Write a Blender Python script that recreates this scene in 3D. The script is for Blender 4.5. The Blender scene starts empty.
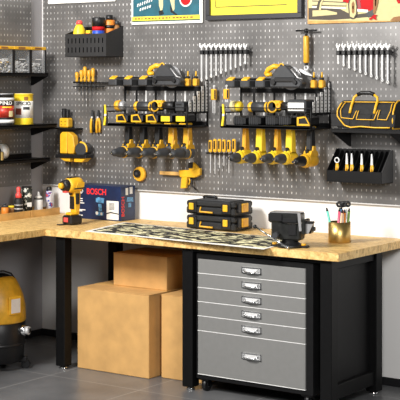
import bpy, bmesh, math, random
from mathutils import Vector, Matrix
random.seed(7)
S = bpy.context.scene
COL = S.collection
R = math.radians

# ------------------------------------------------------------------ camera, world, lights, exposure
F_PX, CAM_H, YAW = 1350.0, 1.861, R(35.4)
CS, SN = math.cos(YAW), math.sin(YAW)
cam_d = bpy.data.cameras.new('camera'); cam = bpy.data.objects.new('camera', cam_d); COL.objects.link(cam)
cam.location = (0, 0, CAM_H); cam.rotation_euler = (R(90), 0, YAW)
cam_d.sensor_width = 36; cam_d.lens = 36 * F_PX / 400; cam_d.shift_y = -0.3
cam_d.clip_end = 100
S.camera = cam
S.view_settings.view_transform = 'Standard'; S.view_settings.look = 'None'
S.view_settings.gamma = 1; S.view_settings.use_curve_mapping = False
S.view_settings.exposure = 0.0
W = bpy.data.worlds.new('world'); S.world = W; W.use_nodes = True
W.node_tree.nodes['Background'].inputs[0].default_value = (0.95, 0.97, 1, 1)
W.node_tree.nodes['Background'].inputs[1].default_value = 0.07

def area(name, loc, target, size, power, col=(1, 1, 1), sy=None):
    d = bpy.data.lights.new(name, 'AREA'); d.shape = 'RECTANGLE'; d.size = size; d.size_y = sy or size
    d.energy = power; d.color = col
    o = bpy.data.objects.new(name, d); COL.objects.link(o); o.location = loc
    o.rotation_euler = (Vector(target) - Vector(loc)).to_track_quat('-Z', 'Y').to_euler()
    return o
area('ceiling_lamp_key', (-5.5, 3.2, 3.5), (-4.4, 7.3, 0.9), 1.0, 290, (1, 0.97, 0.93))
area('fill_light_side', (-1.7, 3.6, 2.2), (-3.0, 7.3, 0.4), 0.9, 105, (1, 0.98, 0.95))  # unseen fill light added to brighten the right part of the wall
area('ceiling_lamp_corner', (-6.0, 6.2, 3.4), (-6.1, 7.2, 1.9), 0.7, 14, (1, 0.98, 0.96))

# ------------------------------------------------------------------ photograph -> place
YB = 7.35            # front face of the perforated panel on the back wall
XL = -6.63           # front face of the left wall
ZT = 0.90            # worktop height
def at(u, v, Y=None, X=None, Z=None):
    a = (u - 200) / F_PX
    dx, dy = -SN + a * CS, CS + a * SN
    if Y is not None: t = Y / dy
    elif X is not None: t = X / dx
    else: t = (CAM_H - Z) * F_PX / (v - 80)
    return Vector((dx * t, dy * t, CAM_H - t * (v - 80) / F_PX))

# ------------------------------------------------------------------ materials
MATS = {}
def mat(name, col, rough=0.5, metal=0.0, var=0.06, scale=30.0, bump=0.0, spec=0.5, coat=0.0):
    if name in MATS: return MATS[name]
    m = bpy.data.materials.new(name); m.use_nodes = True; nt = m.node_tree; N = nt.nodes; L = nt.links
    b = N['Principled BSDF']
    b.inputs['Roughness'].default_value = rough; b.inputs['Metallic'].default_value = metal
    b.inputs['Specular IOR Level'].default_value = spec
    b.inputs['Coat Weight'].default_value = coat
    tc = N.new('ShaderNodeTexCoord'); no = N.new('ShaderNodeTexNoise')
    no.inputs['Scale'].default_value = scale; no.inputs['Detail'].default_value = 4
    L.new(tc.outputs['Object'], no.inputs['Vector'])
    mr = N.new('ShaderNodeMapRange'); mr.inputs[1].default_value = 0.3; mr.inputs[2].default_value = 0.7
    mr.inputs[3].default_value = 1 - var; mr.inputs[4].default_value = 1 + var
    L.new(no.outputs['Fac'], mr.inputs[0])
    mx = N.new('ShaderNodeVectorMath'); mx.operation = 'SCALE'; mx.inputs[0].default_value = col[:3]
    L.new(mr.outputs[0], mx.inputs['Scale']); L.new(mx.outputs[0], b.inputs['Base Color'])
    if bump:
        bp = N.new('ShaderNodeBump'); bp.inputs['Strength'].default_value = bump; bp.inputs['Distance'].default_value = 0.01
        L.new(no.outputs['Fac'], bp.inputs['Height']); L.new(bp.outputs[0], b.inputs['Normal'])
    MATS[name] = m
    return m

yellow = mat('tool_yellow', (0.84, 0.46, 0.02), 0.4, var=0.1)
bright_yellow = mat('bright_yellow', (0.95, 0.68, 0.03), 0.4)
amber = mat('amber_yellow', (0.80, 0.41, 0.025), 0.4, var=0.12)
black = mat('black_plastic', (0.008, 0.008, 0.009), 0.42, var=0.15)
soft_black = mat('black_rubber', (0.012, 0.0125, 0.0135), 0.6, var=0.15)
dark_grey = mat('dark_grey_plastic', (0.042, 0.044, 0.048), 0.45, var=0.12)
black_steel = mat('black_powder_steel', (0.006, 0.006, 0.0065), 0.5, var=0.15, spec=0.22)
bench_black = mat('bench_black_steel', (0.004, 0.004, 0.0043), 0.5, var=0.15, spec=0.18)
chrome = mat('chrome', (0.85, 0.86, 0.87), 0.16, 1.0)
satin = mat('satin_steel', (0.8, 0.8, 0.8), 0.35, 0.3)
bright_steel = mat('bright_steel', (0.86, 0.86, 0.85), 0.4, 0.12)
white = mat('white_plastic', (0.82, 0.82, 0.8), 0.45)
paper = mat('white_paper', (0.85, 0.84, 0.8), 0.8, var=0.03)
red = mat('red', (0.50, 0.012, 0.015), 0.6, spec=0.15)
pink_red = mat('pink_red', (0.85, 0.09, 0.08), 0.4)
brown_m = mat('brown_print', (0.28, 0.12, 0.03), 0.6)
drawer_grey = mat('drawer_grey_paint', (0.215, 0.215, 0.21), 0.42, 0.1, var=0.03)
card = mat('cardboard', (0.60, 0.345, 0.12), 0.85, var=0.11, scale=9, bump=0.1)
card_dark = mat('cardboard_flap_line', (0.36, 0.2, 0.07), 0.9)
tray_wood = mat('tray_pine', (0.60, 0.35, 0.11), 0.55, var=0.22, scale=14)
gold = mat('brass_gold', (0.60, 0.42, 0.15), 0.38, 1.0, var=0.05)
vise_steel = mat('vise_cast_iron', (0.03, 0.031, 0.03), 0.3, 0.4, var=0.25, bump=0.2)
cream = mat('cream_print', (0.66, 0.58, 0.32), 0.8, spec=0.1)
poster_yellow = mat('poster_yellow', (0.84, 0.70, 0.07), 0.7, var=0.02, spec=0.15)
teal = mat('poster_teal', (0.008, 0.10, 0.14), 0.6, var=0.25, scale=12)
wall_paint = mat('wall_paint_white', (0.82, 0.81, 0.80), 0.7, var=0.02, scale=2)
wall_grey = mat('wall_left_grey', (0.36, 0.35, 0.36), 0.7, var=0.04, scale=3)  # plain mid-grey of the left wall, darker than the back wall
dark_wall = mat('wall_lower_grey_paint', (0.17, 0.17, 0.185), 0.6, var=0.05, scale=3)
shank_steel = mat('shank_steel', (0.62, 0.62, 0.62), 0.35, 0.35)
trim_steel = mat('trim_steel', (0.45, 0.45, 0.46), 0.35, 0.5)
base_black = mat('skirting_black', (0.01, 0.01, 0.011), 0.4)
navy = mat('navy_print', (0.005, 0.018, 0.07), 0.35, var=0.3, scale=9)
sky_blue = mat('sky_blue_print', (0.08, 0.28, 0.55), 0.4)
blue = mat('blue', (0.02, 0.08, 0.5), 0.35)
orange = mat('orange', (0.8, 0.25, 0.03), 0.45)
clear = None

def principled(name):
    m = bpy.data.materials.new(name); m.use_nodes = True
    return m, m.node_tree.nodes, m.node_tree.links, m.node_tree.nodes['Principled BSDF']

def mathn(N, L, op, a, b=None, c=None):
    n = N.new('ShaderNodeMath'); n.operation = op
    for i, x in enumerate((a, b, c)):
        if x is None: continue
        if isinstance(x, (int, float)): n.inputs[i].default_value = x
        else: L.new(x, n.inputs[i])
    return n.outputs[0]

def pegboard_mat(name, axis):
    m, N, L, b = principled(name)
    tc = N.new('ShaderNodeTexCoord'); sp = N.new('ShaderNodeSeparateXYZ'); L.new(tc.outputs['Object'], sp.inputs[0])
    h = sp.outputs[axis]; z = sp.outputs[2]
    hx = mathn(N, L, 'DIVIDE', h, 0.0335); hz = mathn(N, L, 'DIVIDE', z, 0.0415)
    fx = mathn(N, L, 'FRACT', mathn(N, L, 'ADD', hx, 1000.0)); fz = mathn(N, L, 'FRACT', mathn(N, L, 'ADD', hz, 1000.0))
    inx = mathn(N, L, 'LESS_THAN', mathn(N, L, 'ABSOLUTE', mathn(N, L, 'SUBTRACT', fx, 0.5)), 0.08)
    inz = mathn(N, L, 'LESS_THAN', mathn(N, L, 'ABSOLUTE', mathn(N, L, 'SUBTRACT', fz, 0.5)), 0.165)
    hole = mathn(N, L, 'MULTIPLY', inx, inz)
    no = N.new('ShaderNodeTexNoise'); no.inputs['Scale'].default_value = 4.5; no.inputs['Detail'].default_value = 6
    L.new(tc.outputs['Object'], no.inputs['Vector'])
    wn = N.new('ShaderNodeTexNoise'); wn.inputs['Scale'].default_value = 9; wn.inputs['Detail'].default_value = 5; L.new(tc.outputs['Object'], wn.inputs['Vector'])
    strength = N.new('ShaderNodeMapRange'); strength.inputs[1].default_value = 0.38; strength.inputs[2].default_value = 0.68
    strength.inputs[3].default_value = 0.05; strength.inputs[4].default_value = 0.95; L.new(wn.outputs['Fac'], strength.inputs[0])
    hs = mathn(N, L, 'MULTIPLY', hole, strength.outputs[0])
    cr = N.new('ShaderNodeMapRange'); cr.inputs[1].default_value = 0.3; cr.inputs[2].default_value = 0.7
    cr.inputs[3].default_value = 0.13; cr.inputs[4].default_value = 0.225; L.new(no.outputs['Fac'], cr.inputs[0])
    cc = N.new('ShaderNodeCombineColor')
    L.new(cr.outputs[0], cc.inputs[0])
    L.new(mathn(N, L, 'MULTIPLY', cr.outputs[0], 0.97), cc.inputs[1]); L.new(mathn(N, L, 'MULTIPLY', cr.outputs[0], 0.95), cc.inputs[2])
    mx = N.new('ShaderNodeMix'); mx.data_type = 'RGBA'
    L.new(hs, mx.inputs[0]); L.new(cc.outputs[0], mx.inputs[6]); mx.inputs[7].default_value = (0.88, 0.87, 0.85, 1)
    L.new(mx.outputs[2], b.inputs['Base Color'])
    b.inputs['Roughness'].default_value = 0.36
    met = mathn(N, L, 'MULTIPLY', mathn(N, L, 'SUBTRACT', 1.0, hole), 0.35)
    L.new(met, b.inputs['Metallic'])
    return m
peg_back = pegboard_mat('perforated_steel_back', 0)
peg_left = pegboard_mat('perforated_steel_left', 1)

def osb_mat():
    m, N, L, b = principled('strand_board')
    tc = N.new('ShaderNodeTexCoord'); mp = N.new('ShaderNodeMapping'); L.new(tc.outputs['Object'], mp.inputs[0])
    mp.inputs['Scale'].default_value = (1, 2.2, 1)
    vo = N.new('ShaderNodeTexVoronoi'); vo.inputs['Scale'].default_value = 34; L.new(mp.outputs[0], vo.inputs['Vector'])
    no = N.new('ShaderNodeTexNoise'); no.inputs['Scale'].default_value = 75; no.inputs['Detail'].default_value = 5
    L.new(mp.outputs[0], no.inputs['Vector'])
    n2 = N.new('ShaderNodeTexNoise'); n2.inputs['Scale'].default_value = 3; L.new(tc.outputs['Object'], n2.inputs['Vector'])
    sc = N.new('ShaderNodeSeparateColor'); L.new(vo.outputs['Color'], sc.inputs[0])
    f = mathn(N, L, 'ADD', mathn(N, L, 'MULTIPLY', sc.outputs[0], 0.4), mathn(N, L, 'MULTIPLY', no.outputs['Fac'], 0.75))
    f = mathn(N, L, 'ADD', f, mathn(N, L, 'MULTIPLY', n2.outputs['Fac'], 0.1))
    r = N.new('ShaderNodeValToRGB'); e = r.color_ramp.elements
    e[0].position = 0.3; e[0].color = (0.36, 0.20, 0.06, 1)
    e[1].position = 0.9; e[1].color = (0.86, 0.61, 0.25, 1)
    k = e.new(0.55); k.color = (0.69, 0.43, 0.145, 1)
    L.new(f, r.inputs[0]); L.new(r.outputs[0], b.inputs['Base Color'])
    b.inputs['Roughness'].default_value = 0.5
    return m
osb = osb_mat()

def floor_mat():
    m, N, L, b = principled('grey_floor_tiles')
    tc = N.new('ShaderNodeTexCoord'); sp = N.new('ShaderNodeSeparateXYZ'); L.new(tc.outputs['Object'], sp.inputs[0])
    def line(o, off):
        f = mathn(N, L, 'FRACT', mathn(N, L, 'ADD', mathn(N, L, 'DIVIDE', mathn(N, L, 'SUBTRACT', o, off), 0.71), 100.5))
        return mathn(N, L, 'LESS_THAN', mathn(N, L, 'ABSOLUTE', mathn(N, L, 'SUBTRACT', f, 0.5)), 0.0055)
    g = mathn(N, L, 'MAXIMUM', line(sp.outputs[0], -5.70), line(sp.outputs[1], 6.39))
    no = N.new('ShaderNodeTexNoise'); no.inputs['Scale'].default_value = 3; no.inputs['Detail'].default_value = 6
    L.new(tc.outputs['Object'], no.inputs['Vector'])
    r = N.new('ShaderNodeValToRGB'); e = r.color_ramp.elements
    e[0].position = 0.3; e[0].color = (0.095, 0.097, 0.102, 1); e[1].position = 0.7; e[1].color = (0.15, 0.152, 0.157, 1)
    L.new(no.outputs['Fac'], r.inputs[0])
    mx = N.new('ShaderNodeMix'); mx.data_type = 'RGBA'; L.new(g, mx.inputs[0]); L.new(r.outputs[0], mx.inputs[6])
    mx.inputs[7].default_value = (0.25, 0.25, 0.25, 1); L.new(mx.outputs[2], b.inputs['Base Color'])
    b.inputs['Roughness'].default_value = 0.32
    return m
floor_tiles = floor_mat()

def strip_print(name, cols, scale, thresh=0.5, stretch=(1, 1, 1), detail=3):
    """two or three flat ink colours laid out by noise"""
    m, N, L, b = principled(name)
    tc = N.new('ShaderNodeTexCoord'); mp = N.new('ShaderNodeMapping'); L.new(tc.outputs['Object'], mp.inputs[0])
    mp.inputs['Scale'].default_value = stretch
    no = N.new('ShaderNodeTexNoise'); no.inputs['Scale'].default_value = scale; no.inputs['Detail'].default_value = detail
    L.new(mp.outputs[0], no.inputs['Vector'])
    r = N.new('ShaderNodeValToRGB'); r.color_ramp.interpolation = 'CONSTANT'; e = r.color_ramp.elements
    e[0].position = 0; e[0].color = (*cols[0], 1); e[1].position = thresh; e[1].color = (*cols[1], 1)
    for i, c in enumerate(cols[2:]):
        k = e.new(min(0.98, thresh + 0.07 * (i + 1))); k.color = (*c, 1)
    L.new(no.outputs['Fac'], r.inputs[0]); L.new(r.outputs[0], b.inputs['Base Color']); b.inputs['Roughness'].default_value = 0.6
    return m
mat_print = strip_print('black_cream_print', [(0.012, 0.012, 0.012), (0.012, 0.012, 0.012), (0.85, 0.80, 0.50), (0.85, 0.80, 0.50), (0.02, 0.02, 0.02), (0.85, 0.84, 0.8)], 10, 0.46, (1, 2.4, 1), 3)
tin_print = strip_print('tin_print', [(0.02, 0.025, 0.02), (0.025, 0.03, 0.025), (0.7, 0.7, 0.62)], 42, 0.5)
spray_print = strip_print('spray_can_print', [(0.75, 0.74, 0.8), (0.75, 0.74, 0.8), (0.05, 0.07, 0.4), (0.6, 0.1, 0.1)], 30, 0.46, (1, 1, 1.4))
screws_m = strip_print('screw_steel_pile', [(0.05, 0.05, 0.055), (0.35, 0.35, 0.36), (0.75, 0.75, 0.76)], 70, 0.42)

def glass_mat():
    m, N, L, b = principled('clear_plastic')
    b.inputs['Base Color'].default_value = (0.85, 0.88, 0.9, 1); b.inputs['Roughness'].default_value = 0.08
    b.inputs['Alpha'].default_value = 0.07
    return m
clear = glass_mat()

# ------------------------------------------------------------------ mesh building
class MB:
    def __init__(s): s.bm = bmesh.new(); s.mats = []; s.M = Matrix.Identity(4)
    def _mi(s, m):
        if m not in s.mats: s.mats.append(m)
        return s.mats.index(m)
    def _merge(s, t, m, smooth, M=None):
        mi = s._mi(m); T = s.M @ (M or Matrix.Identity(4)); mp = {}
        for v in t.verts: mp[v] = s.bm.verts.new(T @ v.co)
        for f in t.faces:
            try: g = s.bm.faces.new([mp[v] for v in f.verts])
            except ValueError: continue
            g.material_index = mi; g.smooth = smooth
        t.free()
    def box(s, c, d, m, bev=0.0, rot=None, seg=1, taper=None):
        t = bmesh.new(); bmesh.ops.create_cube(t, size=1)
        for v in t.verts: v.co = Vector((v.co.x * d[0], v.co.y * d[1], v.co.z * d[2]))
        if taper:
            for v in t.verts:
                if v.co.z > 0: v.co.x *= taper[0]; v.co.y *= taper[1]
        if bev: bmesh.ops.bevel(t, geom=t.edges[:], offset=min(bev, min(d) * 0.45), segments=seg, affect='EDGES', profile=0.5)
        M = Matrix.Translation(c)
        if rot: M = M @ (Matrix.Rotation(rot[2], 4, 'Z') @ Matrix.Rotation(rot[1], 4, 'Y') @ Matrix.Rotation(rot[0], 4, 'X'))
        s._merge(t, m, seg > 1, M); return s
    def bb(s, x0, x1, y0, y1, z0, z1, m, bev=0.0, seg=1):
        return s.box(((x0 + x1) / 2, (y0 + y1) / 2, (z0 + z1) / 2), (abs(x1 - x0), abs(y1 - y0), abs(z1 - z0)), m, bev, None, seg)
    def cyl(s, p0, p1, r0, m, r1=None, seg=16, cap=True):
        p0 = Vector(p0); p1 = Vector(p1); r1 = r0 if r1 is None else r1
        return s.lathe([(0, r0), ((p1 - p0).length, r1)], m, p0, p1 - p0, seg, sm=seg > 8)
    def lathe(s, prof, m, o=(0, 0, 0), axis=(0, 0, 1), seg=20, sm=True):
        """prof: (height, radius) list along axis; closed with caps"""
        t = bmesh.new(); q = Vector(axis).normalized().to_track_quat('Z', 'Y').to_matrix().to_4x4(); rings = []
        for h, r in prof:
            rings.append([t.verts.new((max(r, 1e-5) * math.cos(2 * math.pi * i / seg), max(r, 1e-5) * math.sin(2 * math.pi * i / seg), h)) for i in range(seg)])
        for a, b in zip(rings, rings[1:]):
            for i in range(seg): t.faces.new((a[i], a[(i + 1) % seg], b[(i + 1) % seg], b[i]))
        t.faces.new(rings[0][::-1]); t.faces.new(rings[-1])
        bmesh.ops.recalc_face_normals(t, faces=t.faces)
        M = Matrix.Translation(Vector(o)) @ q
        n0 = len(s.bm.faces); s._merge(t, m, sm, M)
        s.bm.faces.ensure_lookup_table()
        if sm:
            s.bm.faces[-1].smooth = False; s.bm.faces[-2].smooth = False
        return s
    def prism(s, poly, lo, hi, m, plane='XZ', bev=0.0):
        """poly in the plane, extruded lo..hi along the remaining axis"""
        t = bmesh.new()
        def P(a, b, c): return {'XZ': (a, c, b), 'YZ': (c, a, b), 'XY': (a, b, c)}[plane]
        A = [t.verts.new(P(a, b, lo)) for a, b in poly]; B = [t.verts.new(P(a, b, hi)) for a, b in poly]
        n = len(poly); t.faces.new(A); t.faces.new(B[::-1])
        for i in range(n): t.faces.new((A[i], B[i], B[(i + 1) % n], A[(i + 1) % n]))
        bmesh.ops.recalc_face_normals(t, faces=t.faces)
        if bev: bmesh.ops.bevel(t, geom=t.edges[:], offset=bev, segments=1, affect='EDGES')
        s._merge(t, m, False); return s
    def tube(s, pts, r, m, seg=8, closed=False):
        pts = [Vector(p) for p in pts]; t = bmesh.new(); rings = []; n = len(pts)
        up = None
        for i, p in enumerate(pts):
            if closed: d = pts[(i + 1) % n] - pts[i - 1]
            else: d = pts[min(i + 1, n - 1)] - pts[max(i - 1, 0)]
            d.normalize()
            if up is None: up = Vector((0, 0, 1)) if abs(d.z) < 0.9 else Vector((0, 1, 0))
            a = (up - d * up.dot(d)).normalized(); up = a; b = d.cross(a)
            rings.append([t.verts.new(p + (a * math.cos(2 * math.pi * k / seg) + b * math.sin(2 * math.pi * k / seg)) * r) for k in range(seg)])
        rng = range(n) if closed else range(n - 1)
        for i in rng:
            A, B = rings[i], rings[(i + 1) % n]
            for k in range(seg): t.faces.new((A[k], A[(k + 1) % seg], B[(k + 1) % seg], B[k]))
        if not closed: t.faces.new(rings[0][::-1]); t.faces.new(rings[-1])
        bmesh.ops.recalc_face_normals(t, faces=t.faces)
        s._merge(t, m, True); return s
    def ring(s, c, R_, r, m, normal=(0, 1, 0), n=20, seg=8, a0=0, a1=2 * math.pi):
        q = Vector(normal).normalized().to_track_quat('Z', 'Y')
        full = abs(a1 - a0 - 2 * math.pi) < 1e-4; k = n if full else n + 1
        pts = [Vector(c) + q @ Vector((R_ * math.cos(a0 + (a1 - a0) * i / n), R_ * math.sin(a0 + (a1 - a0) * i / n), 0)) for i in range(k)]
        return s.tube(pts, r, m, seg, full)
    def ball(s, c, d, m):
        t = bmesh.new(); bmesh.ops.create_uvsphere(t, u_segments=14, v_segments=9, radius=1)
        s._merge(t, m, True, Matrix.Translation(c) @ Matrix.Diagonal((d[0], d[1], d[2], 1))); return s
    def build(s, name, parent=None, label=None):
        me = bpy.data.meshes.new(name); s.bm.to_mesh(me); s.bm.free()
        for m in s.mats: me.materials.append(m)
        o = bpy.data.objects.new(name, me); COL.objects.link(o)
        if parent: o.parent = parent
        if label: o['label'] = label
        return o

def tag(o, label, cat, group=None, kind=None):
    o['label'] = label; o['category'] = cat
    if group: o['group'] = group
    if kind: o['kind'] = kind
    return o
def thing(name, label, cat, loc=(0, 0, 0), rz=0, group=None, scale=1.0, rot=None):
    o = bpy.data.objects.new(name, None); COL.objects.link(o); o.empty_display_size = 0.05
    o.location = loc; o.rotation_euler = rot or (0, 0, rz); o.scale = (scale,) * 3
    return tag(o, label, cat, group)
def struct(name, mb):
    o = mb.build(name); o['kind'] = 'structure'; return o
def dup(root, loc, rz=None, label=None, group=None, rot=None, scale=None):
    r = root.copy(); COL.objects.link(r); r.location = loc
    if rz is not None: r.rotation_euler = (0, 0, rz)
    if rot: r.rotation_euler = rot
    if scale: r.scale = (scale,) * 3
    if label: r['label'] = label
    if group: r['group'] = group
    for ch in list(root.children):
        c = ch.copy(); COL.objects.link(c); c.parent = r
        for g in list(ch.children):
            d = g.copy(); COL.objects.link(d); d.parent = c
    return r
def text(s, size, loc, m, parent, facing='-Y', name='lettering', rz=None, roll=0, xs=1.0, label=None):
    cu = bpy.data.curves.new(name, 'FONT'); cu.body = s; cu.size = size; cu.extrude = 0.0006; cu.align_x = 'CENTER'; cu.align_y = 'CENTER'
    cu.offset = size * 0.02
    o = bpy.data.objects.new(name, cu)
    me = bpy.data.meshes.new_from_object(o); bpy.data.objects.remove(o)
    me.materials.clear(); me.materials.append(m)
    o = bpy.data.objects.new(name, me); COL.objects.link(o); o.parent = parent; o.location = loc
    q = Matrix.Rotation({'-Y': 0, '+X': R(90)}[facing] if rz is None else rz, 4, 'Z') @ Matrix.Rotation(R(90), 4, 'X') @ Matrix.Rotation(roll, 4, 'Z')
    o.rotation_euler = q.to_euler(); o.scale = (xs, 1, 1)
    if label: o['label'] = label
    return o

# ------------------------------------------------------------------ room
WB, WL = YB + 0.02, XL - 0.02
struct('floor', MB().bb(WL - 0.1, 0.6, 2.0, WB + 0.1, -0.1, 0, floor_tiles))
struct('wall_back', MB().bb(WL - 0.1, 0.6, WB, WB + 0.1, 0, 3.2, wall_paint))
struct('wall_left', MB().bb(WL - 0.1, WL, 4.6, WB, 0, 3.2, wall_grey))
struct('baseboard_back', MB().bb(WL + 0.012, 0.6, WB - 0.012, WB, 0, 0.05, base_black, 0.003))
struct('baseboard_left', MB().bb(WL, WL + 0.012, 4.6, WB, 0, 0.05, base_black, 0.003))

def zpeg(): return 0
zb = at(200, 193.8, Y=YB).z
pend = at(31.3, 100, X=XL).y
zbl = at(20, 185.3, X=XL).z
pb = MB().bb(XL + 0.004, 0.4, YB, YB + 0.018, zb, 3.0, peg_back)
pb.bb(XL + 0.004, 0.4, YB - 0.003, YB, zb - 0.004, zb + 0.003, satin)
tag(pb.build('pegboard'), 'large grey perforated steel panel covering the wall behind the workbench', 'pegboard')
pl = MB().bb(XL - 0.018, XL, 5.2, pend, zbl, 3.0, peg_left)
tag(pl.build('pegboard'), 'grey perforated steel panel on the left wall behind the shelves', 'pegboard')

# ------------------------------------------------------------------ worktops and bench frame
c1 = at(334, 255.3, Z=ZT); c2 = at(43, 229, Z=ZT)
XR, YF, XI = c1.x - 0.012, 6.53, c2.x
TH = 0.046
wt = MB().bb(XI, XR, YF, WB, ZT - TH, ZT, osb, 0.002)
tag(wt.build('worktop'), 'long pale strand board worktop carrying the vise and tool cases', 'worktop')
wl = thing('worktop', 'pale strand board worktop along the left wall under the wooden trays', 'worktop', (0, 0, 0))
MB().bb(WL + 0.002, XI - 0.0005, 4.9, WB - 0.002, ZT - TH, ZT, osb, 0.002).build('board', wl)
for x in (WL + 0.04, XI - 0.12):
    MB().bb(x, x + 0.075, 4.95, 5.025, 0, ZT - TH, bench_black, 0.004).build('leg', wl, 'black square leg')

bench = thing('workbench', 'black steel workbench stand with square legs carrying the long worktop', 'workbench', ((XI + XR) / 2, 6.9, 0))
def P(mb, name, root, label=None):
    mb.M = Matrix.Identity(4)
    o = mb.build(name, root, label); o.matrix_parent_inverse = Matrix.Translation(-Vector(root.location))
    return o
LEG = 0.075
legs = []
XLEG = [at(55.5, 300, Y=YF + 0.03).x, at(182, 300, Y=YF + 0.03).x, at(331.5, 300, Y=YF + 0.03).x - LEG]
YBK = at(376.5, 300, X=XLEG[2] + LEG).y
for i, x in enumerate(XLEG):
    for y in (YF + 0.03, YBK):
        if i == 0 and y != YF + 0.03: y = YBK
        g = P(MB().bb(x, x + LEG, y, y + LEG, 0.018, ZT - TH, bench_black, 0.004), 'leg', bench)
        foot = MB().cyl((x + LEG / 2, y + LEG / 2, 0), (x + LEG / 2, y + LEG / 2, 0.012), 0.026, chrome).cyl((x + LEG / 2, y + LEG / 2, 0.012), (x + LEG / 2, y + LEG / 2, 0.02), 0.012, chrome).build('foot', g, 'chrome levelling foot')
rz0 = ZT - TH
P(MB().bb(XLEG[1] + LEG, XLEG[2], YF + 0.035, YF + 0.065, rz0 - 0.022, rz0, bench_black), 'front_rail', bench)
P(MB().bb(XLEG[0] + LEG, XLEG[2], YBK + 0.02, YBK + 0.05, rz0 - 0.05, rz0, bench_black), 'back_rail', bench)
for i in (1, 2):
    P(MB().bb(XLEG[i] + 0.015, XLEG[i] + LEG - 0.015, YF + 0.03 + LEG, YBK, 0.06, 0.14, bench_black, 0.003), 'side_rail', bench)
    P(MB().bb(XLEG[i] + 0.015, XLEG[i] + LEG - 0.015, YF + 0.03 + LEG, YBK, rz0 - 0.06, rz0, bench_black, 0.003), 'side_rail', bench)
# inner side panel of the right end
P(MB().bb(XLEG[2] + 0.018, XLEG[2] + 0.024, YF + 0.03 + LEG, YBK, 0.14, rz0 - 0.06, black_steel), 'side_panel', bench)

# ------------------------------------------------------------------ drawer cabinet
YC = YF + 0.05
cx0 = at(197, 300, Y=YC).x; cx1 = at(313.5, 300, Y=YC).x
cz0 = at(199, 378, Y=YC).z; cz1 = at(199, 252, Y=YC).z
cab = thing('drawer_cabinet', 'grey six drawer rolling cabinet in a black case under the worktop', 'cabinet', ((cx0 + cx1) / 2, 6.85, 0))
cz1 = min(cz1, rz0 - 0.03)
cb = MB().bb(cx0, cx1, YC + 0.012, YC + 0.5, cz0, cz1, black_steel, 0.004)
cb.bb(cx0, cx0 + 0.012, YC - 0.004, YC + 0.02, cz0, cz1, black_steel).bb(cx1 - 0.045, cx1, YC - 0.004, YC + 0.02, cz0, cz1, black_steel)
cb.bb(cx0 + 0.012, cx1 - 0.045, YC - 0.004, YC + 0.02, cz1 - 0.03, cz1, black_steel).bb(cx0 + 0.012, cx1 - 0.045, YC - 0.004, YC + 0.02, cz0, cz0 + 0.025, black_steel)
P(cb, 'case', cab)
dz = [at(199, v, Y=YC).z for v in (258.5, 273, 287.2, 301.3, 315.5, 330.2, 373.6)]
dx0, dx1 = cx0 + 0.014, cx1 - 0.047
hx = at(252, 300, Y=YC - 0.01).x
for k in range(6):
    dr = P(MB().bb(dx0, dx1, YC - 0.012, YC + 0.01, dz[k + 1] + 0.0035, dz[k], drawer_grey, 0.003), 'drawer', cab)
    P(MB().bb(dx0, dx1, YC - 0.013, YC + 0.01, dz[k + 1], dz[k + 1] + 0.0035, bright_steel), 'drawer_edge', cab, 'bright steel drawer edge')
    zc = (dz[k] + dz[k + 1]) / 2 + (0.004 if k < 5 else 0.02)
    h = MB()
    hw, hh = 0.066, 0.018
    yy = YC - 0.0125
    h.bb(hx - hw, hx + hw, yy - 0.003, yy, zc - hh, zc + hh, satin, 0.001)
    for a, b_, c_, d_ in ((-hw, hw, hh - 0.004, hh), (-hw, hw, -hh, -hh + 0.004), (-hw, -hw + 0.006, -hh, hh), (hw - 0.006, hw, -hh, hh)):
        h.bb(hx + a, hx + b_, yy - 0.008, yy - 0.003, zc + c_, zc + d_, chrome)
    h.tube([(hx - 0.05, yy - 0.004, zc + 0.006), (hx - 0.042, yy - 0.017, zc - 0.006), (hx - 0.02, yy - 0.022, zc - 0.01), (hx + 0.02, yy - 0.022, zc - 0.01), (hx + 0.042, yy - 0.017, zc - 0.006), (hx + 0.05, yy - 0.004, zc + 0.006)], 0.005, chrome)
    o = h.build('handle', dr, 'chrome recessed pull')
for x, y in ((cx0 + 0.045, YC + 0.04), (cx1 - 0.05, YC + 0.04), (cx0 + 0.05, YC + 0.44), (cx1 - 0.05, YC + 0.44)):
    c = MB().cyl((x - 0.012, y, 0.037), (x + 0.012, y, 0.037), 0.037, black, seg=24)
    c.cyl((x - 0.018, y, 0.037), (x + 0.02, y, 0.037), 0.012, chrome)
    c.bb(x - 0.024, x - 0.018, y - 0.02, y + 0.02, 0.03, cz0 - 0.01, black_steel).bb(x + 0.014, x + 0.02, y - 0.02, y + 0.02, 0.03, cz0 - 0.01, black_steel)
    c.bb(x - 0.035, x + 0.035, y - 0.035, y + 0.035, cz0 - 0.012, cz0, black_steel)
    P(c, 'caster', cab)

# ------------------------------------------------------------------ cardboard boxes
def carton(x0, x1, y0, y1, z0, z1, label):
    r = thing('cardboard_box', label, 'cardboard box', ((x0 + x1) / 2, (y0 + y1) / 2, z0), group='cartons under the worktop')
    cx, cy, w, d, h = 0, 0, x1 - x0, y1 - y0, z1 - z0
    MB().bb(-w / 2, w / 2, -d / 2, d / 2, 0, h - 0.004, card, 0.004).build('body', r)
    MB().bb(-w / 2, w / 2, -d / 2, -0.002, h - 0.0045, h, card, 0.001).build('flap', r)
    MB().bb(-w / 2, w / 2, 0.002, d / 2, h - 0.0045, h, card, 0.001).build('flap', r)
    MB().bb(-w / 2 - 0.0006, w / 2 + 0.0006, -0.028, 0.028, h - 0.06, h + 0.001, tray_wood).build('packing_tape', r)
    return r
carton(-5.707, -5.124, 6.66, 7.08, 0, 0.522, 'large brown cardboard box on the floor, left of the pair carrying another')
carton(-5.088, -4.745, 6.74, 7.16, 0, 0.522, 'brown cardboard box on the floor between the large carton and the table leg')
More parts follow.
